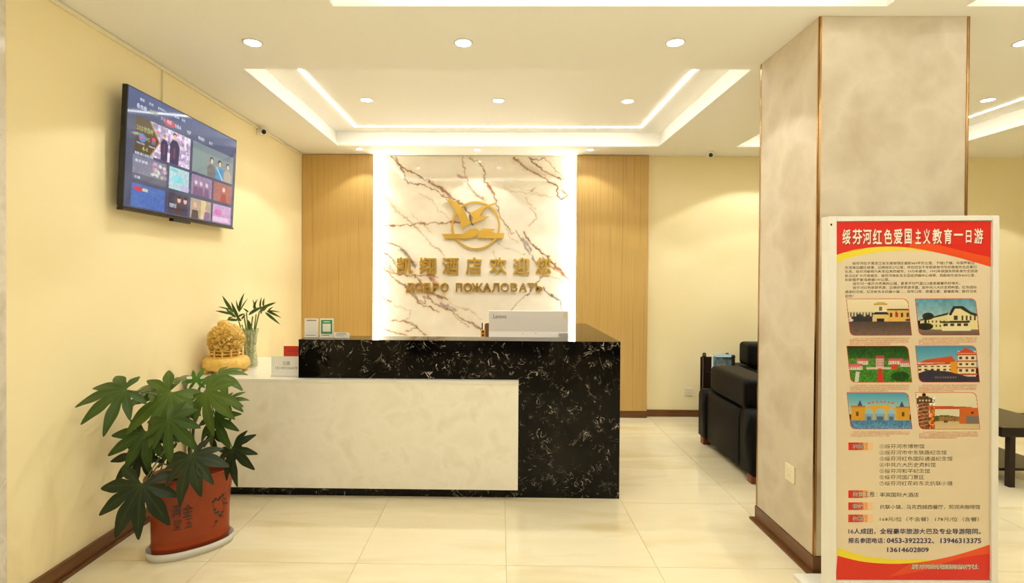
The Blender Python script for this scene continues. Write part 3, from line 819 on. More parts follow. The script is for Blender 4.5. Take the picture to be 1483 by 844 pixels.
# stalks end at photo positions
for k, (px, py, dy) in enumerate(((345, 462, -.02), (353, 455, .02), (357, 452, .0), (366, 458, -.02), (371, 455, .03), (376, 450, .0), (350, 470, -.03))):
    top = at(px, py, vy + dy); bt = Vector((vx + (k - 3) * .008, vy + dy * .6, .85))
    mid = bt.lerp(top, .55) + Vector((-(top.x - bt.x) * .22, 0, 0))
    bm = NB(); atube(bm, curve_pts([bt, mid, top], 5), .0045 + .001 * (k % 2), 8); bmo('stalk', bm, M['bamboo_stalk'], bam, True)


def blade(p0, p1, w, bend, material, parent, name='leaf', nrm=Vector((.1, -1, .35)), nseg=7, fold=.25):
    p0, p1 = Vector(p0), Vector(p1); d = p1 - p0; n = nrm.normalized(); n = (n - d.normalized() * n.dot(d.normalized())).normalized(); s = d.cross(n).normalized()
    bm = NB(); rows = []
    for i in range(nseg + 1):
        t = i / nseg; ww = w * (math.sin(PI * min(t ** .75, 1)) ** .8) * .5 if 0 < t < 1 else w * .03
        c_ = p0 + d * t + n * (bend * 4 * t * (1 - t) * d.length)
        rows.append([bm.verts.new(c_ - s * ww + n * ww * fold), bm.verts.new(c_), bm.verts.new(c_ + s * ww + n * ww * fold)])
    for a_, b2 in zip(rows, rows[1:]):
        for k in (0, 1): bm.faces.new((a_[k], a_[k + 1], b2[k + 1], b2[k]))
    me = bpy.data.meshes.new(name); bm.to_mesh(me); bm.free()
    return link(name, me, material, parent, True)


BL = [((338,453),(322,428),9),((340,456),(312,450),7),((342,460),(327,447),8),((346,462),(335,437),9),((347,452),(342,434),5),((347,452),(354,424),8),((348,450),(359,432),4),((345,459),(355,454),7),((345,464),(328,463),8),((343,460),(350,465),9),((360,456),(384,443),10),((368,448),(373,433),7),((372,450),(366,433),4),((377,446),(379,430),5),((382,444),(383,431),6),((383,445),(400,438),8),((384,452),(406,470),8),((386,450),(407,460),7),((380,450),(390,440),12),((359,463),(368,489),11),((360,452),(352,446),5),((388,451),(396,444),5),((388,450),(406,452),4),((330,462),(338,459),6),((380,444),(378,455),8),((336,449),(316,444),4),((350,463),(356,456),6)]
for k, ((xa_, ya_), (xb_, yb_), w_) in enumerate(BL):
    dep = vy + (-.03, .015, .03)[k % 3]
    if xb_ < 330: dep = vy - .1
    blade(at(xa_, ya_, dep), at(xb_, yb_, dep - .03 if xb_ > 330 else dep), w_ * dep / FPX * .52, .06 + .03 * (k % 3), M['bamboo_leaf'], bam)

# ================================================================== TELEVISION
tvn, tvf, tvz0, tvz1 = 2.917, 4.135, 1.915, 2.602
tilt = math.radians(2.6)
tv = empty('television', (-2.105, (tvn + tvf) / 2, (tvz0 + tvz1) / 2), label='large flat television on the left wall showing a menu of video tiles', cat='television')
# local frame: u along +Y, w up, n towards the room (+X), top leaning into the room
hz = (tvz1 - tvz0) / 2; hy = (tvf - tvn) / 2
tv.rotation_euler = (0, tilt, 0)
box('casing', -.03, 0, -hy, hy, -hz, hz, M['black'], tv, bev=.004, local=True)
box('rear_housing', -.066, -.0305, -hy * .93, hy * .75, -hz * .98, hz * .15, M['black'], tv, bev=.01, local=True)
box('bottom_rail', -.031, .006, -hy, hy, -hz - .016, -hz - .0005, mat('dark bronze rail', rgb(70, 56, 40), .25, .8), tv, bev=.002, local=True)
box('sensor', -.02, .01, -.16, .03, -hz - .032, -hz - .0165, M['black'], tv, bev=.003, local=True)
box('wall_bracket', -.085, -.0665, -.2, .2, -.1, .05, M['black'], tv, local=True)
cv = Canvas(448, 252, (58, 66, 92))
cv.vgrad(0, .25, (66, 82, 124), (56, 66, 98)); cv.noise(.04, 1, 4)
b1 = (.06, .21, .50, .515); b2_ = (.525, .21, .972, .515)
cv.rect(*b1, (176, 160, 184)); cv.noise(.28, 5, 9, *b1)
for k in range(60):
    r_ = random.Random(k); x = r_.uniform(.2, .49); y = r_.uniform(.22, .5); cv.ell(x, y, .012, .014, r_.choice([(214, 196, 214), (150, 120, 160), (200, 90, 110), (120, 110, 160), (226, 214, 224)]), .7)
cv.poly([(.06, .21), (.16, .21), (.235, .37), (.17, .515), (.06, .515)], (74, 58, 34)); cv.poly([(.155, .21), (.165, .21), (.242, .37), (.177, .515), (.167, .515), (.232, .37)], (150, 124, 60))
cv.ell(.11, .385, .026, .036, (60, 120, 190)); cv.ell(.11, .385, .012, .016, (190, 70, 80)); cv.rect(.178, .35, .205, .41, (200, 70, 90)); cv.rect(.18, .38, .203, .41, (60, 90, 180))
for (x, s_) in ((.36, 1.0), (.275, .7)):
    cv.ell(x, .245 + (1 - s_) * .16, .016 * s_, .022 * s_, (50, 36, 30)); cv.ell(x, .26 + (1 - s_) * .16, .013 * s_, .022 * s_, (206, 160, 134)); cv.rect(x - .006 * s_, .28, x + .006 * s_, .32, (196, 150, 124))
    cv.poly([(x - .035 * s_, .515), (x - .04 * s_, .34 + (1 - s_) * .08), (x - .018 * s_, .29 + (1 - s_) * .1), (x + .018 * s_, .29 + (1 - s_) * .1), (x + .045 * s_, .34 + (1 - s_) * .08), (x + .038 * s_, .515)], (44, 36, 76))
    cv.rect(x - .008 * s_, .36, x + .008 * s_, .46, (150, 70, 80), .5)
cv.rect(*b2_, (116, 132, 132)); cv.vgrad; cv.rect(.525, .21, .972, .28, (104, 118, 126))
for x, body, hair in ((.72, (104, 100, 100), (60, 44, 34)), (.81, (54, 130, 172), (52, 36, 30)), (.905, (160, 146, 132), (50, 40, 36))):
    cv.ell(x, .335, .020, .034, hair); cv.ell(x + .003, .345, .014, .026, (206, 174, 150))
    cv.poly([(x - .04, .515), (x - .045, .43), (x - .022, .385), (x + .026, .385), (x + .05, .43), (x + .045, .515)], body)
cv.poly([(.77, .39), (.782, .38), (.86, .515), (.84, .515)], (180, 196, 200), .7)
rows = [[(.05, .545, .30, .75, (108, 108, 128)), (.325, .545, .50, .75, (158, 186, 190)), (.525, .545, .735, .75, (134, 110, 140)), (.755, .545, .968, .75, (150, 88, 84))],
        [(.05, .785, .30, .985, (60, 96, 160)), (.325, .785, .50, .985, (56, 50, 70)), (.525, .785, .735, .985, (160, 140, 120)), (.755, .785, .968, .985, (176, 140, 176))]]
for rw in rows:
    for (x0, y0, x1, y1, c_) in rw: cv.rect(x0, y0, x1, y1, c_); cv.noise(.07, int(x0 * 100), 5, x0, y0, x1, y1)
for k in range(26):
    r_ = random.Random(k + 90); cv.ell(r_.uniform(.19, .3), r_.uniform(.56, .69), .012, .014, r_.choice([(200, 196, 120), (190, 120, 170), (220, 210, 220), (160, 180, 120)]), .6)
cv.rect(.05, .70, .30, .75, (78, 82, 100)); cv.ell(.40, .65, .05, .035, (90, 190, 200), .6); cv.ell(.47, .72, .04, .03, (170, 150, 200), .7); cv.ell(.37, .57, .035, .012, (70, 180, 190), .8)
for x in (.57, .62, .68): cv.ell(x, .62, .014, .022, (210, 190, 200), .8); cv.poly([(x - .03, .75), (x - .02, .66), (x + .02, .66), (x + .03, .75)], (96, 60, 100), .8)
cv.ell(.87, .61, .016, .026, (222, 180, 150)); cv.poly([(.83, .75), (.845, .66), (.895, .66), (.91, .75)], (150, 50, 50))
cv.rect(.07, .81, .12, .845, (190, 50, 60)); cv.rect(.125, .815, .165, .842, (200, 200, 150), .8)
for x, c_ in ((.42, (60, 34, 40)), (.475, (40, 36, 70))): cv.ell(x, .84, .016, .028, (206, 160, 140)); cv.ell(x, .815, .017, .016, (40, 30, 30)); cv.poly([(x - .035, .985), (x - .025, .885), (x + .02, .885), (x + .03, .985)], c_)
cv.ell(.57, .85, .018, .028, (200, 156, 120)); cv.poly([(.535, .985), (.545, .9), (.6, .9), (.61, .985)], (70, 56, 50)); cv.rect(.63, .785, .68, .985, (206, 190, 120), .7); cv.ell(.69, .86, .016, .022, (170, 120, 150)); cv.poly([(.66, .985), (.67, .9), (.72, .9), (.73, .985)], (120, 90, 130))
cv.rect(.775, .84, .85, .90, (200, 70, 150), .6); cv.rect(.76, .92, .94, .97, (220, 190, 210), .6); cv.ell(.22, .18, .04, .03, (190, 60, 70), 0)
cv.ell(.31, .152, .05, .035, (190, 64, 72), .85)
M['tv'] = attr_mat('television picture', .06, emit=1.0, base=0)


def Ptv(u, v):
    out = np.empty(u.shape + (3,)); out[..., 0] = .0012; out[..., 1] = -hy + .008 + u * (2 * hy - .016); out[..., 2] = hz - .008 - v * (2 * hz - .014); return out


scr = link('screen', canvas_mesh('screen', cv, Ptv), M['tv'], tv, local=True)
M['tv_text'] = emis('screen lettering', (.72, .78, .9), .75); M['tv_text'].node_tree.nodes['Principled BSDF'].inputs['Base Color'].default_value = (.02, .02, .02, 1)
M['tv_gold'] = emis('screen lettering yellow', (.62, .66, .28), .6); M['tv_gold'].node_tree.nodes['Principled BSDF'].inputs['Base Color'].default_value = (.02, .02, .02, 1)


def tvtext(s, u0, u1, v0, v1, gold=False):
    me = text_mesh(s, .01, 0, 1); out, me = fit_text(me, -hy + u0 * 2 * hy, -hy + u1 * 2 * hy, hz - v1 * 2 * hz, hz - v0 * 2 * hz)
    o2 = np.empty_like(out); o2[:, 0] = .0018; o2[:, 1] = out[:, 0]; o2[:, 2] = out[:, 2]
    me.vertices.foreach_set('co', o2.ravel()); me.update(); link('screen_lettering', me, M['tv_gold' if gold else 'tv_text'], tv, local=True)


tvtext('看电视', .065, .135, .115, .155); tvtext('世俱杯', .16, .215, .115, .155, True); tvtext('少儿', .24, .275, .13, .165); tvtext('电影', .29, .33, .135, .17); tvtext('NBA', .36, .41, .14, .175)
tvtext('VIP', .46, .50, .145, .18); tvtext('电视剧', .57, .63, .15, .185); tvtext('综艺', .68, .72, .155, .185)
for u, s in ((.085, '搜索'), (.15, '历史'), (.215, '会员中心'), (.31, 'VIP会员'), (.41, '登录')): tvtext(s, u, u + .016 * len(s), .06, .085)
tvtext('2025世俱杯', .072, .19, .285, .335, True); tvtext('VS', .137, .165, .37, .40, True); tvtext('4-0', .115, .155, .455, .495, True); tvtext('巴黎圣日耳曼', .075, .13, .43, .445); tvtext('马德里竞技', .16, .205, .43, .445)
tvtext('精彩回放', .065, .2, .515, .54); tvtext('最近观看', .07, .16, .575, .6); tvtext('热播', .07, .11, .715, .74); tvtext('热播专区', .34, .40, .88, .92)

# ================================================================== LOGO AND LETTERS
YL = YM - .03


def sign_poly(name, pts, parent, y0=YL, y1=YL + .018, material=None):
    W = [at(x, y, YL) for x, y in pts]; bm = tprism([(p.x, p.z) for p in W], y0, y1)
    return bmo(name, bm, material or M['gold'], parent)


lc = at(689, 326.5, YL)
logo = empty('bird_emblem', lc, label='gold emblem of a flying bird inside a ring above an open book shape', cat='emblem')
z7 = lambda x, y: (630 + x / 9.38, 280 + y / 9.38)
R1 = at(724.3, 326, YL).x - lc.x; bm = NB()
prof = []
N = 64; rt = .020
vsr = []
for i in range(N):
    a = 2 * PI * i / N; row = []
    for rr_, yy in ((R1, YL), (R1, YL + .016), (R1 - rt, YL + .016), (R1 - rt, YL)):
        row.append(bm.verts.new((lc.x + rr_ * math.cos(a), yy + .001, lc.z + rr_ * math.sin(a))))
    vsr.append(row)
for i in range(N):
    for k in range(4): bm.faces.new((vsr[i][k], vsr[(i + 1) % N][k], vsr[(i + 1) % N][(k + 1) % 4], vsr[i][(k + 1) % 4]))
bmo('ring', bm, M['gold'], logo)
sign_poly('left_wing', [z7(*p) for p in ((135, 70), (205, 78), (285, 112), (340, 165), (400, 240), (440, 320), (492, 398), (400, 462), (372, 505), (355, 440), (335, 350), (300, 285), (262, 215), (215, 145))], logo, YL - .006, YL + .012)
sign_poly('right_wing', [z7(*p) for p in ((470, 275), (560, 225), (640, 180), (730, 155), (825, 122), (828, 150), (740, 170), (680, 200), (640, 250), (610, 312), (738, 312), (660, 350), (522, 412), (500, 375), (520, 330))], logo, YL - .006, YL + .012)
sign_poly('left_page', [z7(*p) for p in ((90, 550), (380, 550), (420, 520), (480, 482), (570, 476), (605, 512), (572, 572), (520, 602), (440, 614), (135, 615))], logo, YL - .006, YL + .012)
sign_poly('right_page', [z7(*p) for p in ((606, 512), (650, 474), (815, 482), (765, 520), (820, 540), (945, 540), (910, 612), (590, 610), (575, 574))], logo, YL - .006, YL + .012)
for k in range(4):
    p = at(*z7(*((270, 200), (740, 165), (300, 580), (800, 575))[k]), YL); box('stud_mount', p.x - .006, p.x + .006, YL + .0125, YM, p.z - .006, p.z + .006, M['gold'], logo)

z8 = lambda x, y: (565 + x / 6.053, 360 + y / 6.053)
zh = [('凯', 58, 198), ('翔', 256, 402), ('酒', 455, 602), ('店', 662, 803), ('欢', 870, 1023), ('迎', 1078, 1222), ('您', 1272, 1415)]
for k, (s, xa_, xb_) in enumerate(zh):
    p, q2 = at(*z8(xa_, 224), YL), at(*z8(xb_, 76), YL)
    where = ['first from the left', 'second', 'third', 'fourth, in the middle', 'fifth', 'sixth', 'last, at the right end'][k]
    o = put_text('sign_character', s, p.x, q2.x, p.z, q2.z, YL + .014, M['gold'], None, bold=.021, ext=.1, depth=.028, res=3, local=True)
    tag(o, 'gold Chinese character %s, %s in the upper row' % (s, where), 'letter', 'gold Chinese characters on the marble')
cy = [('Д', 135, 210), ('О', 213, 284), ('Б', 298, 358), ('Р', 372, 428), ('О', 440, 514), ('П', 575, 632), ('О', 643, 717), ('Ж', 712, 812), ('А', 812, 886), ('Л', 890, 958), ('О', 968, 1044), ('В', 1056, 1118), ('А', 1128, 1202), ('Т', 1203, 1262), ('Ь', 1274, 1335)]
word = lambda k: ('the first word' if k < 5 else 'the second word')
for k, (s, xa_, xb_) in enumerate(cy):
    bot = 386 if s == 'Д' else 378
    p, q2 = at(*z8(xa_, bot), YL), at(*z8(xb_, 300), YL)
    kk = k if k < 5 else k - 5
    o = put_text('sign_letter', s, p.x, q2.x, p.z, q2.z, YL + .014, M['gold'], None, bold=.026, ext=.1, depth=.028, res=4, local=True)
    tag(o, 'gold Cyrillic letter %s, letter %s of %s in the lower row on the marble' % (s, ['one', 'two', 'three', 'four', 'five', 'six', 'seven', 'eight', 'nine', 'ten'][kk], word(k)), 'letter', 'gold Cyrillic letters on the marble')

# ================================================================== POSTER STAND
PS = empty('poster_stand', (1.536, 2.455, 0), rot=(0, -.0107, 0), label='white framed standing poster board with red banner in front of the pillar', cat='poster stand')
sx_, sz_ = .003160, .003208
zb0 = .130


def X(px): return (px - 1200) * sx_


def Z(py): return zb0 + (843 - py) * sz_


M['frame_white'] = mat('white aluminium frame', rgb(236, 230, 214), .35)
M['poster_bg'] = noise_mat('poster print ground', [(.3, rgb(226, 206, 170)), (.7, rgb(232, 213, 178))], scale=.8, rough=.3, obj=True)
D = .02
xo0, xo1, xi0, xi1 = X(1199.5), X(1446.5), X(1211.5), X(1437)
box('frame_bar', xo0, xi0 - .0005, -.006, .05, .02, Z(315), M['frame_white'], PS, bev=.003, local=True)
box('frame_bar', xi1 + .0005, xo1, -.006, .05, .02, Z(315), M['frame_white'], PS, bev=.003, local=True)
box('frame_bar', xi0, xi1, -.006, .05, Z(322), Z(315), M['frame_white'], PS, bev=.002, local=True)
box('frame_bar', xi0, xi1, -.006, .05, Z(851), Z(843), M['frame_white'], PS, bev=.002, local=True)
box('back_panel', xi0, xi1, .04, .048, Z(843), Z(322), M['frame_white'], PS, local=True)
for px in (1199.5,):
    bm = NB(); alathe(bm, [(.004, -.0075), (.004, -.006)], (0, 0, 0), 12); bm.transform(Matrix.Rotation(0, 4, 'X')); bm.free()
bm = NB(); abox(bm, X(1202), X(1204), -.0075, -.0061, Z(328.5), Z(325.5)); bmo('screw', bm, M['black'], PS, local=True)
box('base_plate', xo0 - .02, xo1 + .02, -.14, .255, 0.0, .02, M['frame_white'], PS, bev=.004, local=True)
poster = box('poster_sheet', xi0 - .0005 + .001, xi1 - .001, 0.004, .006, Z(842.5), Z(322.5), M['poster_bg'], PS, local=True)


def pmat(n, r, g_, b_, rough=.35): return mat(n, rgb(r, g_, b_), rough)


M['p_red'] = pmat('poster red', 222, 34, 14); M['p_orange'] = pmat('poster orange', 236, 78, 16); M['p_yellow'] = pmat('poster yellow', 240, 216, 50)
M['p_line'] = pmat('poster orange line', 232, 70, 24)
M['p_black'] = pmat('poster black ink', 34, 28, 24); M['p_navy'] = pmat('poster navy ink', 28, 28, 96); M['p_cream'] = pmat('poster cream ink', 250, 232, 206)
M['p_shadow'] = pmat('poster dark shade', 90, 16, 10); M['p_caption'] = pmat('poster orange caption', 214, 90, 44); M['p_tag2'] = pmat('poster tag fade', 238, 160, 100); M['p_tag3'] = pmat('poster tag pale', 240, 196, 144)
z1 = lambda x, y: (1190 + x / 4.966, 300 + y / 4.966)
z3 = lambda x, y: (1190 + x / 3.945, 630 + y / 3.945)


def pp(name, pts, mm, lay, kind=None):
    bm = NB(); y = .004 - .00015 * lay
    vs = [bm.verts.new((X(x), y, Z(yy))) for x, yy in pts]; 
    for t in tess([(X(x), Z(yy)) for x, yy in pts]): bm.faces.new([vs[i] for i in t])
    me = bpy.data.meshes.new(name); bmesh.ops.recalc_face_normals(bm, faces=bm.faces); bm.to_mesh(me); bm.free()
    return link(name, me, M[mm], PS, local=True)


def arc(p, n=14):
    return [(v.x, v.y) for v in curve_pts([(a_[0], a_[1], 0) for a_ in p], n)]


L_, R_, T_, B_ = 1212, 1436.5, 322.8, 842.3
low = arc([z1(105, 410), z1(250, 360), z1(450, 328), z1(640, 318), z1(800, 330)], 6)
top_ = arc([z1(105, 352), z1(250, 312), z1(450, 292), z1(640, 300), z1(800, 328), z1(1000, 375), z1(1225, 440)], 6)
pp('banner_band', top_ + [(R_, T_), (L_, T_)], 'p_red', 1)
pp('banner_band', [*arc([z1(640, 240), z1(800, 270), z1(1000, 320), z1(1225, 372)], 6), *reversed(arc([z1(640, 300), z1(800, 328), z1(1000, 375), z1(1225, 440)], 6))], 'p_orange', 2)
pp('banner_band', low + list(reversed(arc([z1(105, 352), z1(250, 312), z1(450, 292), z1(640, 300), z1(800, 328)], 6))), 'p_yellow', 2)
for k in range(9):
    y0 = 205 + k * 17
    a_ = arc([z1(105, y0), z1(300, y0 + 12 - k * 6), z1(480, y0 + 20 - k * 13), z1(640, 240)], 5)
    pp('banner_line', a_ + [(x, y + .45) for x, y in reversed(a_)], 'p_line', 3)
bt_ = arc([z3(98, 700), z3(250, 735), z3(430, 746), z3(620, 730), z3(800, 690), z3(982, 632)], 6)
pp('banner_band', bt_ + [(R_, B_), (L_, B_)], 'p_red', 1)
yl = arc([z3(98, 652), z3(250, 700), z3(430, 720), z3(560, 722), z3(650, 724)], 6)
pp('banner_band', yl + list(reversed(arc([z3(98, 700), z3(250, 735), z3(430, 746), z3(560, 738), z3(650, 724)], 6))), 'p_yellow', 2)
pp('banner_band', [*arc([z3(400, 820), z3(600, 780), z3(800, 715), z3(982, 685)], 6), *reversed(arc([z3(520, 742), z3(620, 730), z3(800, 690), z3(982, 632)], 6))], 'p_orange', 2)
for k in range(9):
    y0 = 712 + k * 13
    a_ = arc([z3(100, y0), z3(300, y0 + 40 - k * 3), z3(450, y0 + 40 - k * 6), z3(600, 765 + k * 2)], 5)
    pp('banner_line', a_ + [(x, y + .5) for x, y in reversed(a_)], 'p_line', 3)


def ptext(s, x0, x1, y0, y1, mm, lay=4, bold=.0, res=2, name='print'):
    return put_text(name, s, X(x0), X(x1), Z(y1), Z(y0), .004 - .00015 * lay, M[mm], PS, bold=bold, res=res)


title = '绥芬河红色爱国主义教育一日游'
xs_t = [(155, 215), (228, 298), (303, 365), (375, 440), (455, 515), (525, 588), (605, 655), (682, 722), (738, 790), (805, 872), (888, 945), (958, 1024), (1045, 1085), (1105, 1168)]
for ch_, (xa_, xb_) in zip(title, xs_t):
    ya_, yb_ = (165, 275) if ch_ != '一' else (202, 216)
    if ch_ == '日': ya_, yb_ = 178, 268
    (X0, Y0), (X1, Y1) = z1(xa_, ya_), z1(xb_, yb_)
    ptext(ch_, X0, X1, Y0, Y1, 'p_cream', 6, .022); ptext(ch_, X0 + .7, X1 + .7, Y0 + .8, Y1 + .8, 'p_shadow', 5, .03)
zp = lambda x, y: (1190 + x / 5.704, 360 + y / 5.704)
para = [('绥芬河位于黑龙江省东南部辖区面积460平方公里，下辖2个镇，与俄罗斯远', 262, 1275, 130), ('东滨海边疆区接壤，边境线长27公里。早在四五千年前就有中华民族祖先在此繁衍', 200, 1293, 164), ('生息。绥芬河被称为火车拉来的城市，1975年建市，1992年获国务院批准为全国首', 200, 1300, 197),
        ('批沿边扩大开放城市。绥芬河地处东北亚经济圈中心地带，西距哈尔滨市460公里，', 200, 1282, 232), ('东距俄罗斯海参崴190公里。', 200, 572, 265), ('绥芬河一座风光秀美的山城，夏季平均气温22.5度是避暑的好地方。', 266, 1155, 297),
        ('绥芬河红色旅游资源，边境研学资源丰富，如中共六大历史资料馆，红色国际', 266, 1292, 330), ('通道纪念馆，红花岭东北抗联小镇……百年口岸，浪漫之都，避暑胜地，绥芬河欢', 200, 1292, 364), ('迎您！', 200, 272, 399)]
for s, xa_, xb_, yc in para:
    (X0, Y0), (X1, Y1) = zp(xa_, yc - 12.5), zp(xb_, yc + 12.5); ptext(s, X0, X1, Y0, Y1, 'p_black', 2, .012, 1)
items = ['①绥芬河市博物馆', '②绥芬河市中东铁路纪念馆', '③绥芬河红色国际通道纪念馆', '④中共六大历史资料馆', '⑤绥芬河和平纪念馆', '⑥绥芬河国门景区', '⑦绥芬河红花岭东北抗联小镇']
for k, (s, x1_) in enumerate(zip(items, (597, 725, 758, 662, 629, 596, 758))):
    (X0, Y0), (X1, Y1) = z3(340, 58 + 35.4 * k), z3(x1_, 84 + 35.4 * k); ptext(s, X0, X1, Y0, Y1, 'p_black', 2, .0, 1)
for s, xe, yc in (('攻略：', 262, 71), ('住宿主推：', 325, 346), ('餐饮：', 262, 415), ('价格：', 262, 485)):
    (X0, Y0), (X1, Y1) = z3(160, yc - 22), z3(300, yc + 22)
    for k, (f0, f1, mm) in enumerate(((0, .42, 'p_red'), (.42, .6, 'p_orange'), (.6, .8, 'p_tag2'), (.8, 1, 'p_tag3'))):
        pp('label_band', [(X0 + (X1 - X0) * f0, Y0), (X0 + (X1 - X0) * f1, Y0), (X0 + (X1 - X0) * f1, Y1), (X0 + (X1 - X0) * f0, Y1)], mm, 1)
    (X0, Y0), (X1, Y1) = z3(180, yc - 15), z3(xe, yc + 15); ptext(s, X0, X1, Y0, Y1, 'p_cream', 3, .05, 1); ptext(s, X0, X1, Y0, Y1, 'p_black', 4, .012, 1)
for s, xa_, xb_, yc, hh, mm, bd in (('率宾国际大酒店', 342, 565, 349, 13, 'p_black', 0), ('抗联小镇，马克西姆西餐厅，契诃夫咖啡馆', 342, 918, 419, 13, 'p_black', 0), ('168元/位（不含餐）', 342, 622, 489, 13, 'p_black', 0), ('178元/位（含餐）', 660, 912, 489, 13, 'p_black', 0),
                               ('16人成团，全程豪华旅游大巴及专业导游陪同。', 160, 922, 559, 17, 'p_navy', .02), ('报名参团电话：', 160, 372, 612, 16, 'p_navy', .02), ('0453-3922232、13946313375', 382, 925, 613, 16, 'p_navy', .025), ('13614602809', 384, 624, 665, 14, 'p_navy', .025)):
    (X0, Y0), (X1, Y1) = z3(xa_, yc - hh), z3(xb_, yc + hh); ptext(s, X0, X1, Y0, Y1, mm, 4, bd, 1 if not bd else 2)
(X0, Y0), (X1, Y1) = z3(522, 746), z3(912, 778); ptext('绥芬河凯翔国际旅行社', X0, X1, Y0, Y1, 'p_cream', 5, .06, 1); ptext('绥芬河凯翔国际旅行社', X0, X1, Y0, Y1, 'p_black', 6, .004, 1)

# six photographs printed on the poster
z2 = lambda x, y: (1190 + x / 3.925, 425 + y / 3.925)
M['photo'] = attr_mat('poster photo print', .3)
pics = []


def pic(kind):
    c = Canvas(150, 84, (0, 0, 0))
    if kind == 0:
        c.vgrad(0, .55, (236, 220, 180), (226, 206, 160)); c.vgrad(.62, 1, (84, 66, 56), (120, 96, 82)); c.noise(.1, 2, 2, 0, .62, 1, 1)
        c.rect(0, .34, .42, .62, (210, 196, 160)); c.windows(0, .36, .42, .5, 9, 1, (90, 74, 56), .4, .8); c.rect(.08, .48, .4, .62, (50, 44, 38))
        c.rect(.62, .3, 1, .62, (222, 178, 84)); c.rect(.6, .27, 1, .31, (52, 44, 40)); c.windows(.64, .36, .98, .52, 4, 1, (60, 48, 40), .4, .8)
        c.rect(.43, .18, .62, .62, (232, 216, 170)); c.rect(.42, .12, .63, .17, (206, 160, 66)); c.rect(.46, .08, .59, .13, (216, 176, 84)); c.rect(.5, .22, .55, .32, (120, 100, 70)); c.poly([(.38, .43), (.44, .36), (.62, .36), (.66, .43)], (38, 34, 32)); c.rect(.42, .44, .64, .62, (222, 190, 110)); c.rect(.47, .54, .58, .62, (40, 34, 30))
        c.rect(.745, .34, .775, .5, (206, 40, 24)); c.ell(.05, .58, .06, .04, (210, 206, 200)); c.ell(.95, .58, .05, .03, (60, 54, 54)); c.ell(.2, .47, .05, .06, (48, 46, 40)); c.ell(.33, .48, .04, .05, (56, 52, 44))
    elif kind == 1:
        c.vgrad(0, .6, (86, 150, 172), (170, 196, 190)); c.noise(.07, 4, 9); c.vgrad(.82, 1, (140, 118, 96), (110, 92, 76))
        c.poly([(.08, .58), (.5, .42), (.5, .86), (.12, .82), (.08, .8)], (226, 212, 150)); c.poly([(.06, .58), (.52, .38), (.56, .42), (.1, .6)], (44, 38, 40)); c.poly([(.5, .44), (.6, .22), (.72, .24), (.96, .48), (.98, .84), (.6, .88), (.5, .86)], (232, 216, 156))
        c.poly([(.52, .44), (.59, .2), (.74, .2), (.86, .36), (1, .44), (1, .5), (.86, .44), (.7, .27), (.62, .27), (.56, .46)], (40, 34, 38))
        c.windows(.12, .56, .48, .8, 6, 2, (70, 60, 50), .35, .5); c.windows(.7, .44, .96, .62, 4, 1, (70, 60, 50), .4, .7); c.rect(.6, .46, .66, .58, (70, 60, 50))
        c.poly([(.38, .62), (.84, .6), (.86, .66), (.4, .67)], (52, 44, 40)); c.windows(.42, .67, .84, .76, 4, 1, (64, 50, 36), .6, .9); c.rect(.42, .76, .86, .88, (236, 222, 176))
        c.ell(.2, .48, .09, .1, (40, 42, 30)); c.ell(.16, .76, .12, .1, (36, 38, 26)); c.rect(.15, .5, .18, .7, (40, 34, 24))
    elif kind == 2:
        c.vgrad(0, .35, (30, 64, 26), (52, 98, 36)); c.vgrad(.35, 1, (84, 130, 50), (60, 130, 40)); c.noise(.35, 6, 2, 0, 0, 1, .36); c.noise(.2, 7, 3, 0, .36, 1, 1)
        c.rect(.45, .28, .57, .58, (222, 176, 166)); c.rect(.44, .26, .58, .34, (176, 70, 72)); c.windows(.45, .36, .57, .56, 4, 3, (150, 70, 70), .5, .5)
        for x0, x1, y in ((.16, .33, .38), (.64, .86, .38), (.04, .24, .52), (.82, 1, .44)): c.rect(x0, y, x1, y + .13, (232, 214, 200)); c.rect(x0, y - .03, x1, y + .04, (206, 90, 92)); c.windows(x0, y + .04, x1, y + .12, 6, 1, (150, 140, 130), .4, .8)
        c.rect(.04, .52, .2, .58, (214, 120, 130)); c.rect(.3, .58, .72, .64, (206, 196, 176)); c.poly([(.48, .62), (.54, .62), (.57, 1), (.47, 1)], (214, 52, 40)); c.rect(.68, .5, .78, .64, (214, 70, 40)); c.poly([(.14, .7), (.2, .72), (.18, 1), (.12, 1)], (210, 206, 190)); c.ell(.82, .84, .14, .14, (34, 74, 26)); c.noise(.3, 8, 2, .66, .7, 1, 1)
    elif kind == 3:
        c.vgrad(0, .6, (66, 148, 180), (140, 186, 196)); c.rect(0, .45, .62, .8, (236, 214, 170)); c.poly([(.06, .46), (.16, .38), (.56, .28), (.62, .4), (.62, .46)], (206, 80, 34)); c.poly([(0, .5), (.62, .46), (.62, .5), (0, .54)], (190, 70, 34)); c.windows(.02, .52, .6, .7, 6, 2, (70, 56, 50), .5, .5)
        c.rect(.55, .44, .68, .8, (224, 150, 40)); c.rect(.66, .14, .94, .9, (236, 216, 176)); c.poly([(.64, .2), (.72, .12), (.78, .04), (.86, .12), (.95, .2)], (206, 70, 34))
        for y in (.22, .4, .58, .76): c.rect(.64, y, .97, y + .045, (196, 80, 40))
        c.windows(.66, .25, .94, .76, 3, 3, (62, 52, 56), .5, .4); c.poly([(0, .78), (.2, .66), (.5, .7), (.8, .84), (1, .84), (1, 1), (0, 1)], (54, 50, 66)); c.noise(.15, 9, 2, 0, .7, 1, 1); c.windows(.3, .84, .65, .9, 9, 1, (130, 110, 100), .6, .8)
    elif kind == 4:
        c.vgrad(0, .6, (70, 160, 190), (196, 212, 190)); c.vgrad(.74, 1, (66, 120, 160), (90, 150, 190)); c.noise(.2, 3, 3, 0, .74, 1, 1)
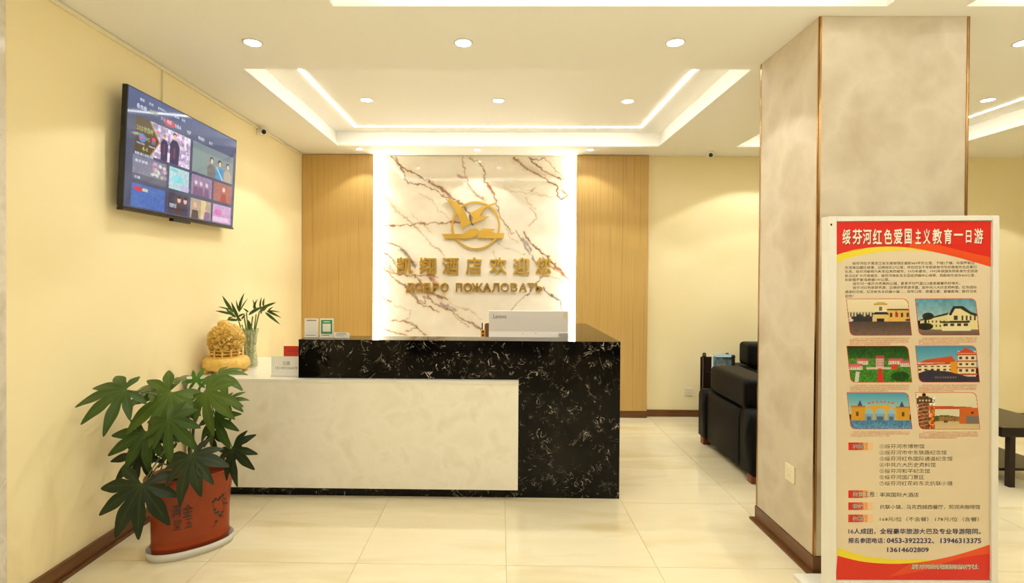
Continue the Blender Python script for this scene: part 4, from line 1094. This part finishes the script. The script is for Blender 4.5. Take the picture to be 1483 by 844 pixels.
        c.poly([(.26, .42), (.4, .34), (.6, .34), (.78, .44), (.78, .76), (.26, .76)], (222, 168, 44)); c.rect(.07, .38, .28, .76, (214, 156, 44)); c.rect(.76, .4, .96, .76, (214, 156, 44)); c.rect(.06, .36, .29, .4, (176, 120, 50)); c.rect(.75, .38, .97, .42, (176, 120, 50))
        c.poly([(.16, .37), (.2, .2), (.24, .37)], (60, 74, 130)); c.poly([(.8, .39), (.84, .24), (.88, .39)], (60, 74, 130))
        for cx, r in ((.34, .06), (.51, .08), (.68, .06)): c.ell(cx, .58, r, .15, (150, 190, 210)); c.rect(cx - r, .58, cx + r, .76, (120, 170, 200)); c.rect(cx - r * .6, .66, cx + r * .6, .76, (90, 100, 120))
        for k in range(7): c.ell(.34 + k * .06, .3 - .05 * math.sin(PI * (k + .5) / 7), .018, .026, (222, 84, 110))
        c.rect(.14, .52, .18, .64, (90, 64, 40)); c.rect(.84, .54, .88, .66, (90, 64, 40)); c.rect(.2, .0, .2, .0, (0, 0, 0))
    else:
        c.vgrad(0, .7, (236, 220, 180), (214, 210, 180)); c.ell(.45, .72, .25, .1, (70, 90, 40)); c.vgrad(.78, 1, (206, 180, 130), (216, 192, 140)); c.rect(.36, .66, .72, .78, (150, 110, 60)); c.noise(.25, 5, 2, .34, .62, .74, .8)
        c.poly([(.18, .36), (.72, .38), (.9, .4), (.7, .45), (.2, .46)], (196, 78, 26)); c.rect(.68, .42, .99, .86, (206, 100, 34)); c.rect(.78, .64, .99, .86, (124, 110, 104)); c.rect(.86, .52, .9, .58, (70, 40, 30))
        c.rect(.22, .38, .3, 1, (196, 104, 36)); c.poly([(.04, .1), (.2, .1), (.22, 1), (.05, 1)], (120, 66, 36)); c.noise(.5, 8, 3, .02, .1, .3, 1)
        for k in range(7): c.poly([(.05, .3 + k * .1), (.2, .26 + k * .1), (.2, .28 + k * .1), (.05, .33 + k * .1)], (214, 180, 140), .7)
        c.rect(.02, .14, .26, .28, (84, 50, 34)); c.windows(.04, .18, .24, .26, 4, 1, (220, 200, 170), .5, .6); c.ell(.13, .06, .03, .05, (30, 24, 20)); c.rect(.44, .76, .5, .82, (90, 70, 60))
    return c


boxes = [((147, 38), (519, 242)), ((540, 38), (905, 242)), ((150, 305), (521, 509)), ((542, 305), (907, 509)), ((151, 570), (523, 775)), ((544, 571), (910, 776))]
for k, (A_, B__) in enumerate(boxes):
    (xa_, ya_), (xb_, yb_) = z2(*A_), z2(*B__)
    w_ = xb_ - xa_; h_ = yb_ - ya_; sk = w_ * .055
    # outline: slanted box with one big rounded corner at top right and bottom left
    def outline(e):
        o_ = [(xa_ - e, ya_ - e)]
        for t in range(7): a_ = PI / 2 - t / 6 * PI / 2; o_.append((xb_ - sk - 8 + 8 * math.cos(a_) + e, ya_ + 8 - 8 * math.sin(a_) - e))
        o_.append((xb_ + e, yb_ + e))
        for t in range(7): a_ = -PI / 2 - t / 6 * PI / 2; o_.append((xa_ + sk + 8 + 8 * math.cos(a_) - e, yb_ - 8 - 8 * math.sin(a_) + e))
        return o_
    pp('photo_border', outline(.7), 'p_red' if k != 9 else 'p_red', 1)
    c = pic(k); ol = outline(0)
    n_ = [((x - xa_) / w_, (y - ya_) / h_) for x, y in ol]
    tmp = Canvas(c.w, c.h, (0, 0, 0)); keep = tmp.poly(n_, (1, 1, 1))
    me = canvas_mesh('photo', c, lambda u, v: np.stack([X(xa_ + u * w_), np.full_like(u, .004 - .00015 * 3), Z(ya_ + v * h_)], -1), keep)
    link('photo', me, M['photo'], PS, local=True)
    # illegibly small orange caption: rows of tiny strokes
    bm = NB(); rnd = random.Random(k); lines = [4, 4, 4, 4, 3, 4][k]; yy = yb_ + 4.0
    for ln in range(lines):
        x = xa_ + 5 + (5 if ln == 0 else 0); xe = xb_ - 4 if ln < lines - 1 else xa_ + w_ * .45 + rnd.random() * w_ * .3
        while x < xe:
            for (a0, a1, b0, b1) in ((0, 1.55, 0, .35), (0, 1.55, .8, 1.15), (.6, .9, 0, 1.7), (.1, 1.4, 1.5, 1.75)):
                if rnd.random() < .78:
                    vs = [bm.verts.new((X(x + p), .004 - .00015 * 2, Z(yy + q2))) for p, q2 in ((a0, b0), (a0, b1), (a1, b1), (a1, b0))]; bm.faces.new(vs)
            x += 2.05
        yy += 2.75
    o = bmo('caption', bm, M['p_caption'], PS, local=True)
M['poster_glass'] = None

# ================================================================== SOFAS, RACK, SIDE TABLE
def sofa_side(root, x0, x1, y0, y1, zt_):
    """a rounded leather arm running along x"""
    pts = [(y0, .065), (y0, zt_ - .07), (y0 + .015, zt_ - .03), (y0 + .05, zt_ - .004), (y0 + .09, zt_), (y1 - .09, zt_), (y1 - .05, zt_ - .004), (y1 - .015, zt_ - .03), (y1, zt_ - .07), (y1, .065)]
    bm = NB(); aprism(bm, pts, 'x', x0, x1); bmesh.ops.bevel(bm, geom=[e for e in bm.edges if abs(e.verts[0].co.x - e.verts[1].co.x) < 1e-5], offset=.012, segments=2, affect='EDGES')
    return bmo('arm', bm, M['leather'], root, True)


s1 = empty('sofa', (2.3, 4.45, 0), label='black leather armchair sofa seen from behind, beside the pillar', cat='sofa')
sofa_side(s1, 1.875, 2.62, 3.905, 4.125, .545); sofa_side(s1, 1.875, 2.62, 4.785, 4.975, .515)
box('back_frame', 1.885, 2.02, 4.128, 4.783, .065, .512, M['leather'], s1, bev=.012, seg=2, smooth=True)
box('back_cushion', 1.90, 2.17, 4.07, 4.78, .515, .755, M['leather'], s1, bev=.055, seg=5, smooth=True)
box('seat', 2.022, 2.62, 4.128, 4.783, .065, .40, M['leather'], s1, bev=.03, seg=3, smooth=True)
for y in (3.94, 4.87):
    for x in (1.885, 2.53): box('leg', x, x + .07, y, y + .07, 0, .064, M['red_wood'], s1, bev=.004)
for y0, y1 in ((4.1, 4.1), ):
    bm = NB(); atube(bm, curve_pts([(1.877, 4.127, .08), (1.876, 4.127, .40), (1.876, 4.122, .47), (1.877, 4.08, .53), (1.88, 4.03, .55)], 6), .006, 8); bmo('piping', bm, M['leather'], s1, True)
s2 = empty('sofa', (3.2, 5.5, 0), label='black leather sofa against the back wall, its left end showing past the pillar', cat='sofa')
ln = lambda n_, *a_, **k_: box(n_, *a_, M['leather'], s2, smooth=True, **k_)
ln('arm', 2.365, 2.53, 5.03, 5.72, .07, .645, bev=.03, seg=4); ln('arm', 3.9, 4.06, 5.03, 5.72, .07, .645, bev=.03, seg=4)
ln('seat', 2.535, 3.895, 5.03, 5.55, .07, .42, bev=.03, seg=4); ln('back_frame', 2.535, 3.895, 5.56, 5.80, .07, .62, bev=.03, seg=4)
ln('back_cushion', 2.50, 3.20, 5.30, 5.54, .648, .885, bev=.05, seg=5); ln('back_cushion', 3.22, 3.92, 5.30, 5.54, .648, .885, bev=.05, seg=5)
for x in (2.38, 3.97):
    for y in (5.05, 5.63): box('leg', x, x + .06, y, y + .06, 0, .069, M['red_wood'], s2)

rk = empty('magazine_rack', (2.2, 5.33, 0), label='dark wooden magazine rack behind the sofa with rounded post tops', cat='rack')
for x in (2.045, 2.335):
    for y, e_ in ((5.28, 0), (5.42, .055)):
        if x < 2.2: x += e_
        bm = NB(); abox(bm, x - .012, x + .012, y - .012, y + .012, 0, .74); bmo('post', bm, M['dark_wood'], rk)
        bm = NB(); bmesh.ops.create_uvsphere(bm, u_segments=14, v_segments=8, radius=.020); bm.transform(Matrix.Translation((x, y, .757))); bmo('finial', bm, M['dark_wood'], rk, True)
box('back_board', 2.058, 2.322, 5.405, 5.415, .3, .735, M['dark_wood'], rk); box('front_board', 2.058, 2.322, 5.285, 5.295, .3, .60, M['dark_wood'], rk); box('shelf', 2.058, 2.322, 5.296, 5.404, .3, .31, M['dark_wood'], rk)
box('crossbar', 2.058, 2.322, 5.272, 5.292, .10, .13, M['dark_wood'], rk)
p_, q2 = at(1033, 529, 5.34), at(1067, 516, 5.34)
cvm = Canvas(40, 16, (90, 130, 160)); cvm.vgrad(0, .5, (150, 180, 190), (84, 130, 160)); cvm.ell(.45, .5, .3, .2, (170, 150, 140)); cvm.rect(0, .75, 1, 1, (60, 90, 120)); cvm.noise(.2, 3, 3)
mg = empty('magazine', ((p_.x + q2.x) / 2, 5.34, .311), label='blue covered magazines leaning in the rack behind the sofa', cat='magazine')
box('pages', p_.x, q2.x - .02, 5.342, 5.385, .311, q2.z - .003, M['paper'], mg)
link('cover', canvas_mesh('cover', cvm, lambda u, v: np.stack([p_.x + u * (q2.x - .02 - p_.x), np.full_like(u, 5.3405), q2.z - v * (q2.z - .311 - .2)], -1)), attr_mat('magazine cover', .25), mg)
bm = NB(); aprism(bm, [(5.305, q2.z - .004), (5.39, q2.z + .012), (5.39, q2.z + .014), (5.3, q2.z - .002)], 'x', p_.x + .01, q2.x - .025); bmo('top_magazine', bm, mat('blue magazine', rgb(120, 158, 178), .25), mg)

st = empty('side_table', (4.0, 4.3, 0), label='dark wood side table with a lower shelf right of the poster stand', cat='table')
box('table_top', 3.70, 4.245, 3.90, 4.62, .435, .452, M['dark_wood'], st, bev=.003)
box('apron', 3.72, 4.225, 3.925, 4.60, .375, .434, M['dark_wood'], st)
box('shelf', 3.765, 4.225, 3.985, 4.58, .105, .125, M['dark_wood'], st)
for x in (3.83 - .045, 4.18):
    for y in (3.93, 4.55): box('leg', x, x + .04, y, y + .04, 0, .374, M['dark_wood'], st)

# ================================================================== BIG PLANT
# pot: oval, long axis turned towards the back right
A0, A1 = Vector((-1.895, 2.80, 0)), Vector((-1.575, 3.06, 0))
pc = (A0 + A1) / 2; rotp = math.atan2(A1.y - A0.y, A1.x - A0.x)
la, sb = .228, .142
pot = empty('flower_pot', (pc.x, pc.y, 0), label='oval terracotta pot with painted characters, left of the desk', cat='pot')
M['terra'] = noise_mat('glazed terracotta', [(.3, rgb(138, 52, 15)), (.7, rgb(154, 62, 20))], scale=6, rough=.3, Specular_IOR_Level=.35)
M['soil'] = noise_mat('potting soil', [(.35, rgb(44, 28, 16)), (.65, rgb(74, 50, 30))], scale=45, rough=.9, bump=1.0)
M['saucer'] = mat('white saucer', rgb(214, 208, 196), .35)
M['ink'] = mat('dark glaze ink', rgb(36, 34, 34), .4)
sau = empty('saucer', (pc.x, pc.y, 0), label='shallow oval white saucer under the terracotta pot', cat='saucer')


def oval(bm, prof, n=64, close=True):
    rings = []
    for k_, z_ in prof:
        ring = []
        for i in range(n):
            a_ = 2 * PI * i / n; ex = la * k_ * math.copysign(abs(math.cos(a_)) ** .9, math.cos(a_)); ey = (sb + la * (k_ - 1)) * math.copysign(abs(math.sin(a_)) ** .9, math.sin(a_))
            ring.append(bm.verts.new((pc.x + ex * math.cos(rotp) - ey * math.sin(rotp), pc.y + ex * math.sin(rotp) + ey * math.cos(rotp), z_)))
        rings.append(ring)
    for a_, b2 in zip(rings, rings[1:]):
        for i in range(n): bm.faces.new((a_[i], a_[(i + 1) % n], b2[(i + 1) % n], b2[i]))
    if close: bm.faces.new(list(reversed(rings[0]))); bm.faces.new(rings[-1])
    return bm


bmo('saucer_dish', oval(NB(), [(.86, .0), (.94, .0), (.965, .045), (.945, .045), (.92, .012), (.80, .010)]), M['saucer'], sau, True)
pprof = [(.80, .0125), (.835, .016), (.85, .05), (.87, .058), (.87, .066), (.845, .075), (.85, .10), (.858, .2), (.88, .29), (.93, .37), (.985, .405), (1.0, .415), (1.0, .43), (.985, .436), (.955, .43), (.92, .38), (.90, .36)]
bmo('pot_body', oval(NB(), pprof), M['terra'], pot, True)
bm = oval(NB(), [(.30, .374), (.70, .37), (.905, .362)])
for v in bm.verts: v.co.z += .012 * mnoise.noise(v.co * 30)
bmo('soil', bm, M['soil'], pot, True)


def prof_k(z):
    for (k0, z0), (k1, z1_) in zip(pprof[5:], pprof[6:13]):
        if z0 <= z <= z1_: return k0 + (k1 - k0) * (z - z0) / (z1_ - z0 + 1e-9)
    return .9


def on_pot(a_, z, off=.0015):
    k_ = prof_k(z); ex = (la * k_) * math.copysign(abs(math.cos(a_)) ** .9, math.cos(a_)); ey = (sb + la * (k_ - 1)) * math.copysign(abs(math.sin(a_)) ** .9, math.sin(a_))
    l = math.hypot(ex / la ** 2, ey / sb ** 2); ex += off * (ex / la ** 2) / l; ey += off * (ey / sb ** 2) / l
    return Vector((pc.x + ex * math.cos(rotp) - ey * math.sin(rotp), pc.y + ex * math.sin(rotp) + ey * math.cos(rotp), z))


def pot_text(s, a0, a1, z0, z1_):
    me = text_mesh(s, .012, 0, 3); out, me = fit_text(me, 0, 1, 0, 1)
    for v, (x, _, z) in zip(me.vertices, out): v.co = on_pot(a0 + (a1 - a0) * (x + .12 * z), z0 + (z1_ - z0) * z, .002)
    me.update(); link('painted_character', me, M['ink'], pot)


# photo positions of the characters -> pot angle by search
def pot_angle(px, py):
    best = None
    for i in range(400):
        a_ = -PI + i * PI / 400
        for z in [.08 + .01 * k for k in range(30)]:
            p = on_pot(a_, z) - Vector((0, 0, CH)); w_ = p.dot(AZ); u_ = IW / 2 + QX + FPX * p.dot(AX) / w_; v_ = IH / 2 + QY - FPX * p.dot(AY) / w_
            e = (u_ - px) ** 2 + (v_ - py) ** 2
            if best is None or e < best[0]: best = (e, a_, z)
    return best[1], best[2]


for s, x0, y0, x1, y1 in (('满', 246, 733, 262, 748), ('金', 263, 731, 278, 746), ('堂', 250, 753, 262, 767), ('玉', 267, 752, 278, 762)):
    a0, zt2 = pot_angle(x0, y0); a1, zb2 = pot_angle(x1, y1); pot_text(s, a0, a1, min(zb2, zt2 - .02), zt2)
for k, pts in enumerate((((332, 706), (325, 716), (322, 724), (325, 735), (322, 748)), ((308, 729), (311, 740), (316, 747), (321, 746)), ((322, 718), (316, 724), (309, 726)), ((314, 752), (311, 760), (306, 766)))):
    W = []
    for p in pts: a_, z = pot_angle(*p); W.append(on_pot(a_, z, .001))
    bm = NB(); atube(bm, W, .0012, 6); bmo('painted_branch', bm, M['ink'], pot)
bm = NB()
for k, p in enumerate(((309, 725), (312, 722), (319, 720), (322, 716), (326, 722), (327, 728), (311, 737), (316, 741), (322, 741), (318, 745), (320, 748), (324, 728), (313, 743), (317, 724), (313, 755))):
    a_, z = pot_angle(*p); c_ = on_pot(a_, z, .0015); e1 = (on_pot(a_ + .01, z, .0015) - c_).normalized(); e2 = Vector((0, 0, 1))
    vs = [bm.verts.new(c_ + (e1 * math.cos(t * PI / 3 + k) * (1 + .4 * (t % 2)) + e2 * math.sin(t * PI / 3 + k)) * .0075) for t in range(6)]; bm.faces.new(vs)
bmo('painted_blossoms', bm, M['ink'], pot)

plant = empty('potted_fatsia', (pc.x, pc.y, .37), label='large leafy green plant with palmate leaves growing in the terracotta pot', cat='plant')
M['stem'] = noise_mat('plant stem', [(.35, rgb(96, 84, 40)), (.65, rgb(74, 92, 36))], scale=14, rough=.6)


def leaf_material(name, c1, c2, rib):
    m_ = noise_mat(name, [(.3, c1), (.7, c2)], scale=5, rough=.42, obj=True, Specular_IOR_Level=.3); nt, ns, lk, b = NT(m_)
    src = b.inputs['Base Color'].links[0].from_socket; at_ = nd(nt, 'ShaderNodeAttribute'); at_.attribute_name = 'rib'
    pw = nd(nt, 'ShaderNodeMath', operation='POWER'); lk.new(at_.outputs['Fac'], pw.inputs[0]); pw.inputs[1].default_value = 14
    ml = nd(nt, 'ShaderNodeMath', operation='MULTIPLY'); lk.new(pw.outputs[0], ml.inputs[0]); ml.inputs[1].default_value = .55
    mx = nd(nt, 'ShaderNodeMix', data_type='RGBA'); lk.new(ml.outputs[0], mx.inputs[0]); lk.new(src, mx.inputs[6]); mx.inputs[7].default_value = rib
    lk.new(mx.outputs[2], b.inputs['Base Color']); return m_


M['leaf_mid'] = leaf_material('fatsia leaf', rgb(66, 90, 26), rgb(84, 106, 34), rgb(112, 130, 56))
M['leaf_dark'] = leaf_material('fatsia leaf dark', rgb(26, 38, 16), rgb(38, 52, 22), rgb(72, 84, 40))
M['leaf_green'] = leaf_material('fatsia leaf green', rgb(50, 74, 24), rgb(64, 88, 30), rgb(94, 112, 50))
M['leaf_lime'] = leaf_material('fatsia leaf young', rgb(72, 120, 40), rgb(88, 134, 46), rgb(120, 156, 70))
M['leaf_olive'] = leaf_material('fatsia leaf olive', rgb(76, 94, 44), rgb(94, 106, 56), rgb(116, 126, 80))


def fatsia(center, mdir, nrm, R, nl, mm, seed, droop=.26, spread=124):
    rn = random.Random(seed); n = Vector(nrm).normalized(); u = Vector(mdir); u = (u - n * u.dot(n)).normalized(); s = u.cross(n)
    C = Vector(center); angs = [math.radians(-spread + 2 * spread * i / (nl - 1) + rn.uniform(-6, 6)) for i in range(nl)]
    Ls = [(1 - .46 * (abs(a) / math.radians(150)) ** 1.3) * rn.uniform(.86, 1.08) for a in angs]

    def P(r, a, h=0):
        rr_ = r * R; return C + u * (rr_ * math.cos(a)) + s * (rr_ * math.sin(a)) + n * (h * R - droop * R * r * r) - Vector((0, 0, 1)) * (droop * .5 * R * r * r)
    bm = NB(); rib = bm.verts.layers.float.new('rib')
    def V(p, f=0.0): v = bm.verts.new(p); v[rib] = f; return v
    c0 = V(P(0, 0), 1)
    notch = []
    st_ = (angs[1] - angs[0]) / 2
    for i in range(nl + 1):
        if i == 0: a, r = angs[0] - st_ * .8, .13
        elif i == nl: a, r = angs[-1] + st_ * .8, .13
        else: a, r = (angs[i - 1] + angs[i]) / 2, .40 * min(Ls[i - 1], Ls[i]) * rn.uniform(.9, 1.1)
        notch.append(V(P(r, a, .012)))
    for i in range(nl):
        a, L = angs[i], Ls[i]; hw = .185 * L * rn.uniform(.88, 1.12)
        def S(r, o, h): return P(math.hypot(r, o), a + math.atan2(o, r), h)
        m0 = V(P(.28 * L, a, -.004), 1); m1 = V(P(.55 * L, a, -.004), 1); m2 = V(P(.84 * L, a, -.002), 1); tip = V(P(L * 1.16, a, -.01), .6)
        for sg, nt_ in ((-1, notch[i]), (1, notch[i + 1])):
            w0 = V(S(.44 * L, sg * hw * .74, .02)); w1 = V(S(.63 * L, sg * hw, .022)); w2 = V(S(.86 * L, sg * hw * .56, .012))
            for f in ((c0, nt_, m0), (nt_, w0, m1, m0), (w0, w1, m2, m1), (w1, w2, m2), (w2, tip, m2)):
                bm.faces.new(f if sg > 0 else tuple(reversed(f)))
    me = bpy.data.meshes.new('leaf'); bm.to_mesh(me); bm.free()
    o = link('leaf', me, M[mm], plant, True)
    md = o.modifiers.new('smooth', 'SUBSURF'); md.levels = 1; md.render_levels = 2
    return o


trunk_b = Vector((pc.x + .02, pc.y + .02, .37)); tk = at(274, 640, 2.95); tk2 = at(259, 590, 2.95)
bm = NB(); atube(bm, curve_pts([trunk_b, at(275, 655, 2.96), tk, tk2], 5), [.013] * 5 + [.011] * 5 + [.009] * 6, 10); bmo('trunk', bm, M['stem'], plant, True)
bm = NB(); atube(bm, curve_pts([trunk_b + Vector((.06, 0, 0)), at(280, 640, 3.02), at(284, 600, 3.04), at(287, 565, 3.0)], 5), .008, 8); bmo('trunk', bm, M['stem'], plant, True)
hub = [at(262, 600, 2.95), at(268, 625, 2.95), at(286, 585, 3.0)]
LV = [  # px, py, depth, radius px, image direction deg, tilt up deg, side yaw, lobes, material
 (181, 565, 2.68, 58, 195, 52, .25, 8, 'leaf_green', 0), (246, 569, 2.86, 70, 222, 40, .2, 8, 'leaf_mid', 0), (224, 560, 2.9, 48, 175, 74, 0, 7, 'leaf_olive', 0), (268, 546, 3.08, 36, 180, 80, 0, 7, 'leaf_olive', 0),
 (284, 553, 3.0, 24, 88, 10, 0, 6, 'leaf_lime', 2), (315, 542, 3.1, 44, -35, 62, -.1, 8, 'leaf_mid', 2), (297, 568, 2.88, 54, -48, 30, -.2, 9, 'leaf_mid', 2), (244, 607, 2.74, 50, -72, 24, 0, 8, 'leaf_green', 0),
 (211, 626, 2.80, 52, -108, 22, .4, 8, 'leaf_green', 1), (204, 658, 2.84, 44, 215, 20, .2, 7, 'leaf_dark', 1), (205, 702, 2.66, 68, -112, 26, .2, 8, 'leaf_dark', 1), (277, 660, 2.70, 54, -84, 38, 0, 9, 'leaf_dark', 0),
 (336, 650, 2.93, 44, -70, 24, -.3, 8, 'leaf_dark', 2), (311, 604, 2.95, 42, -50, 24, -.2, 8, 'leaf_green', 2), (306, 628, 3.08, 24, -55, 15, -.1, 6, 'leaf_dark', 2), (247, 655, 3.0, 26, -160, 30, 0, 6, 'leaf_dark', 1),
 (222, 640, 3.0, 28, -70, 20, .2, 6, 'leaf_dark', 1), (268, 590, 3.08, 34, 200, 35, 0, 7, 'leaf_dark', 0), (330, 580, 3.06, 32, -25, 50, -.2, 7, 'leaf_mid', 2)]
for k, (px, py, Y, rp_, ang, tl, yw, nl, mm, hb_) in enumerate(LV):
    c = at(px, py, Y); a = math.radians(ang); t = math.radians(tl)
    n = Vector((yw, -math.cos(t), math.sin(t))); d = AX * math.cos(a) + AY * math.sin(a)
    # keep the in-plane direction whose picture points the wanted way
    vd = (c - Vector((0, 0, CH))).normalized(); md_ = d - vd * (d.dot(n) / vd.dot(n))
    fatsia(c, md_, n, rp_ * Y / FPX * 1.03, nl, mm, k + 3)
    h = hub[hb_]; midp = h.lerp(c, .5) + Vector((0, .03, .03 if c.z > h.z else .05))
    bm = NB(); atube(bm, curve_pts([h, midp, c + Vector((0, .006, 0))], 5), [.0045] * 5 + [.0035] * 6, 6); bmo('leaf_stalk', bm, M['stem'], plant, True)
for ppts in ([(256, 680, 2.85), (232, 672, 2.82), (212, 700, 2.7)], [(230, 690, 2.85), (240, 660, 2.9), (262, 615, 2.93)]):
    bm = NB(); atube(bm, curve_pts([at(*p) for p in ppts], 5), .004, 6); bmo('leaf_stalk', bm, M['stem'], plant, True)
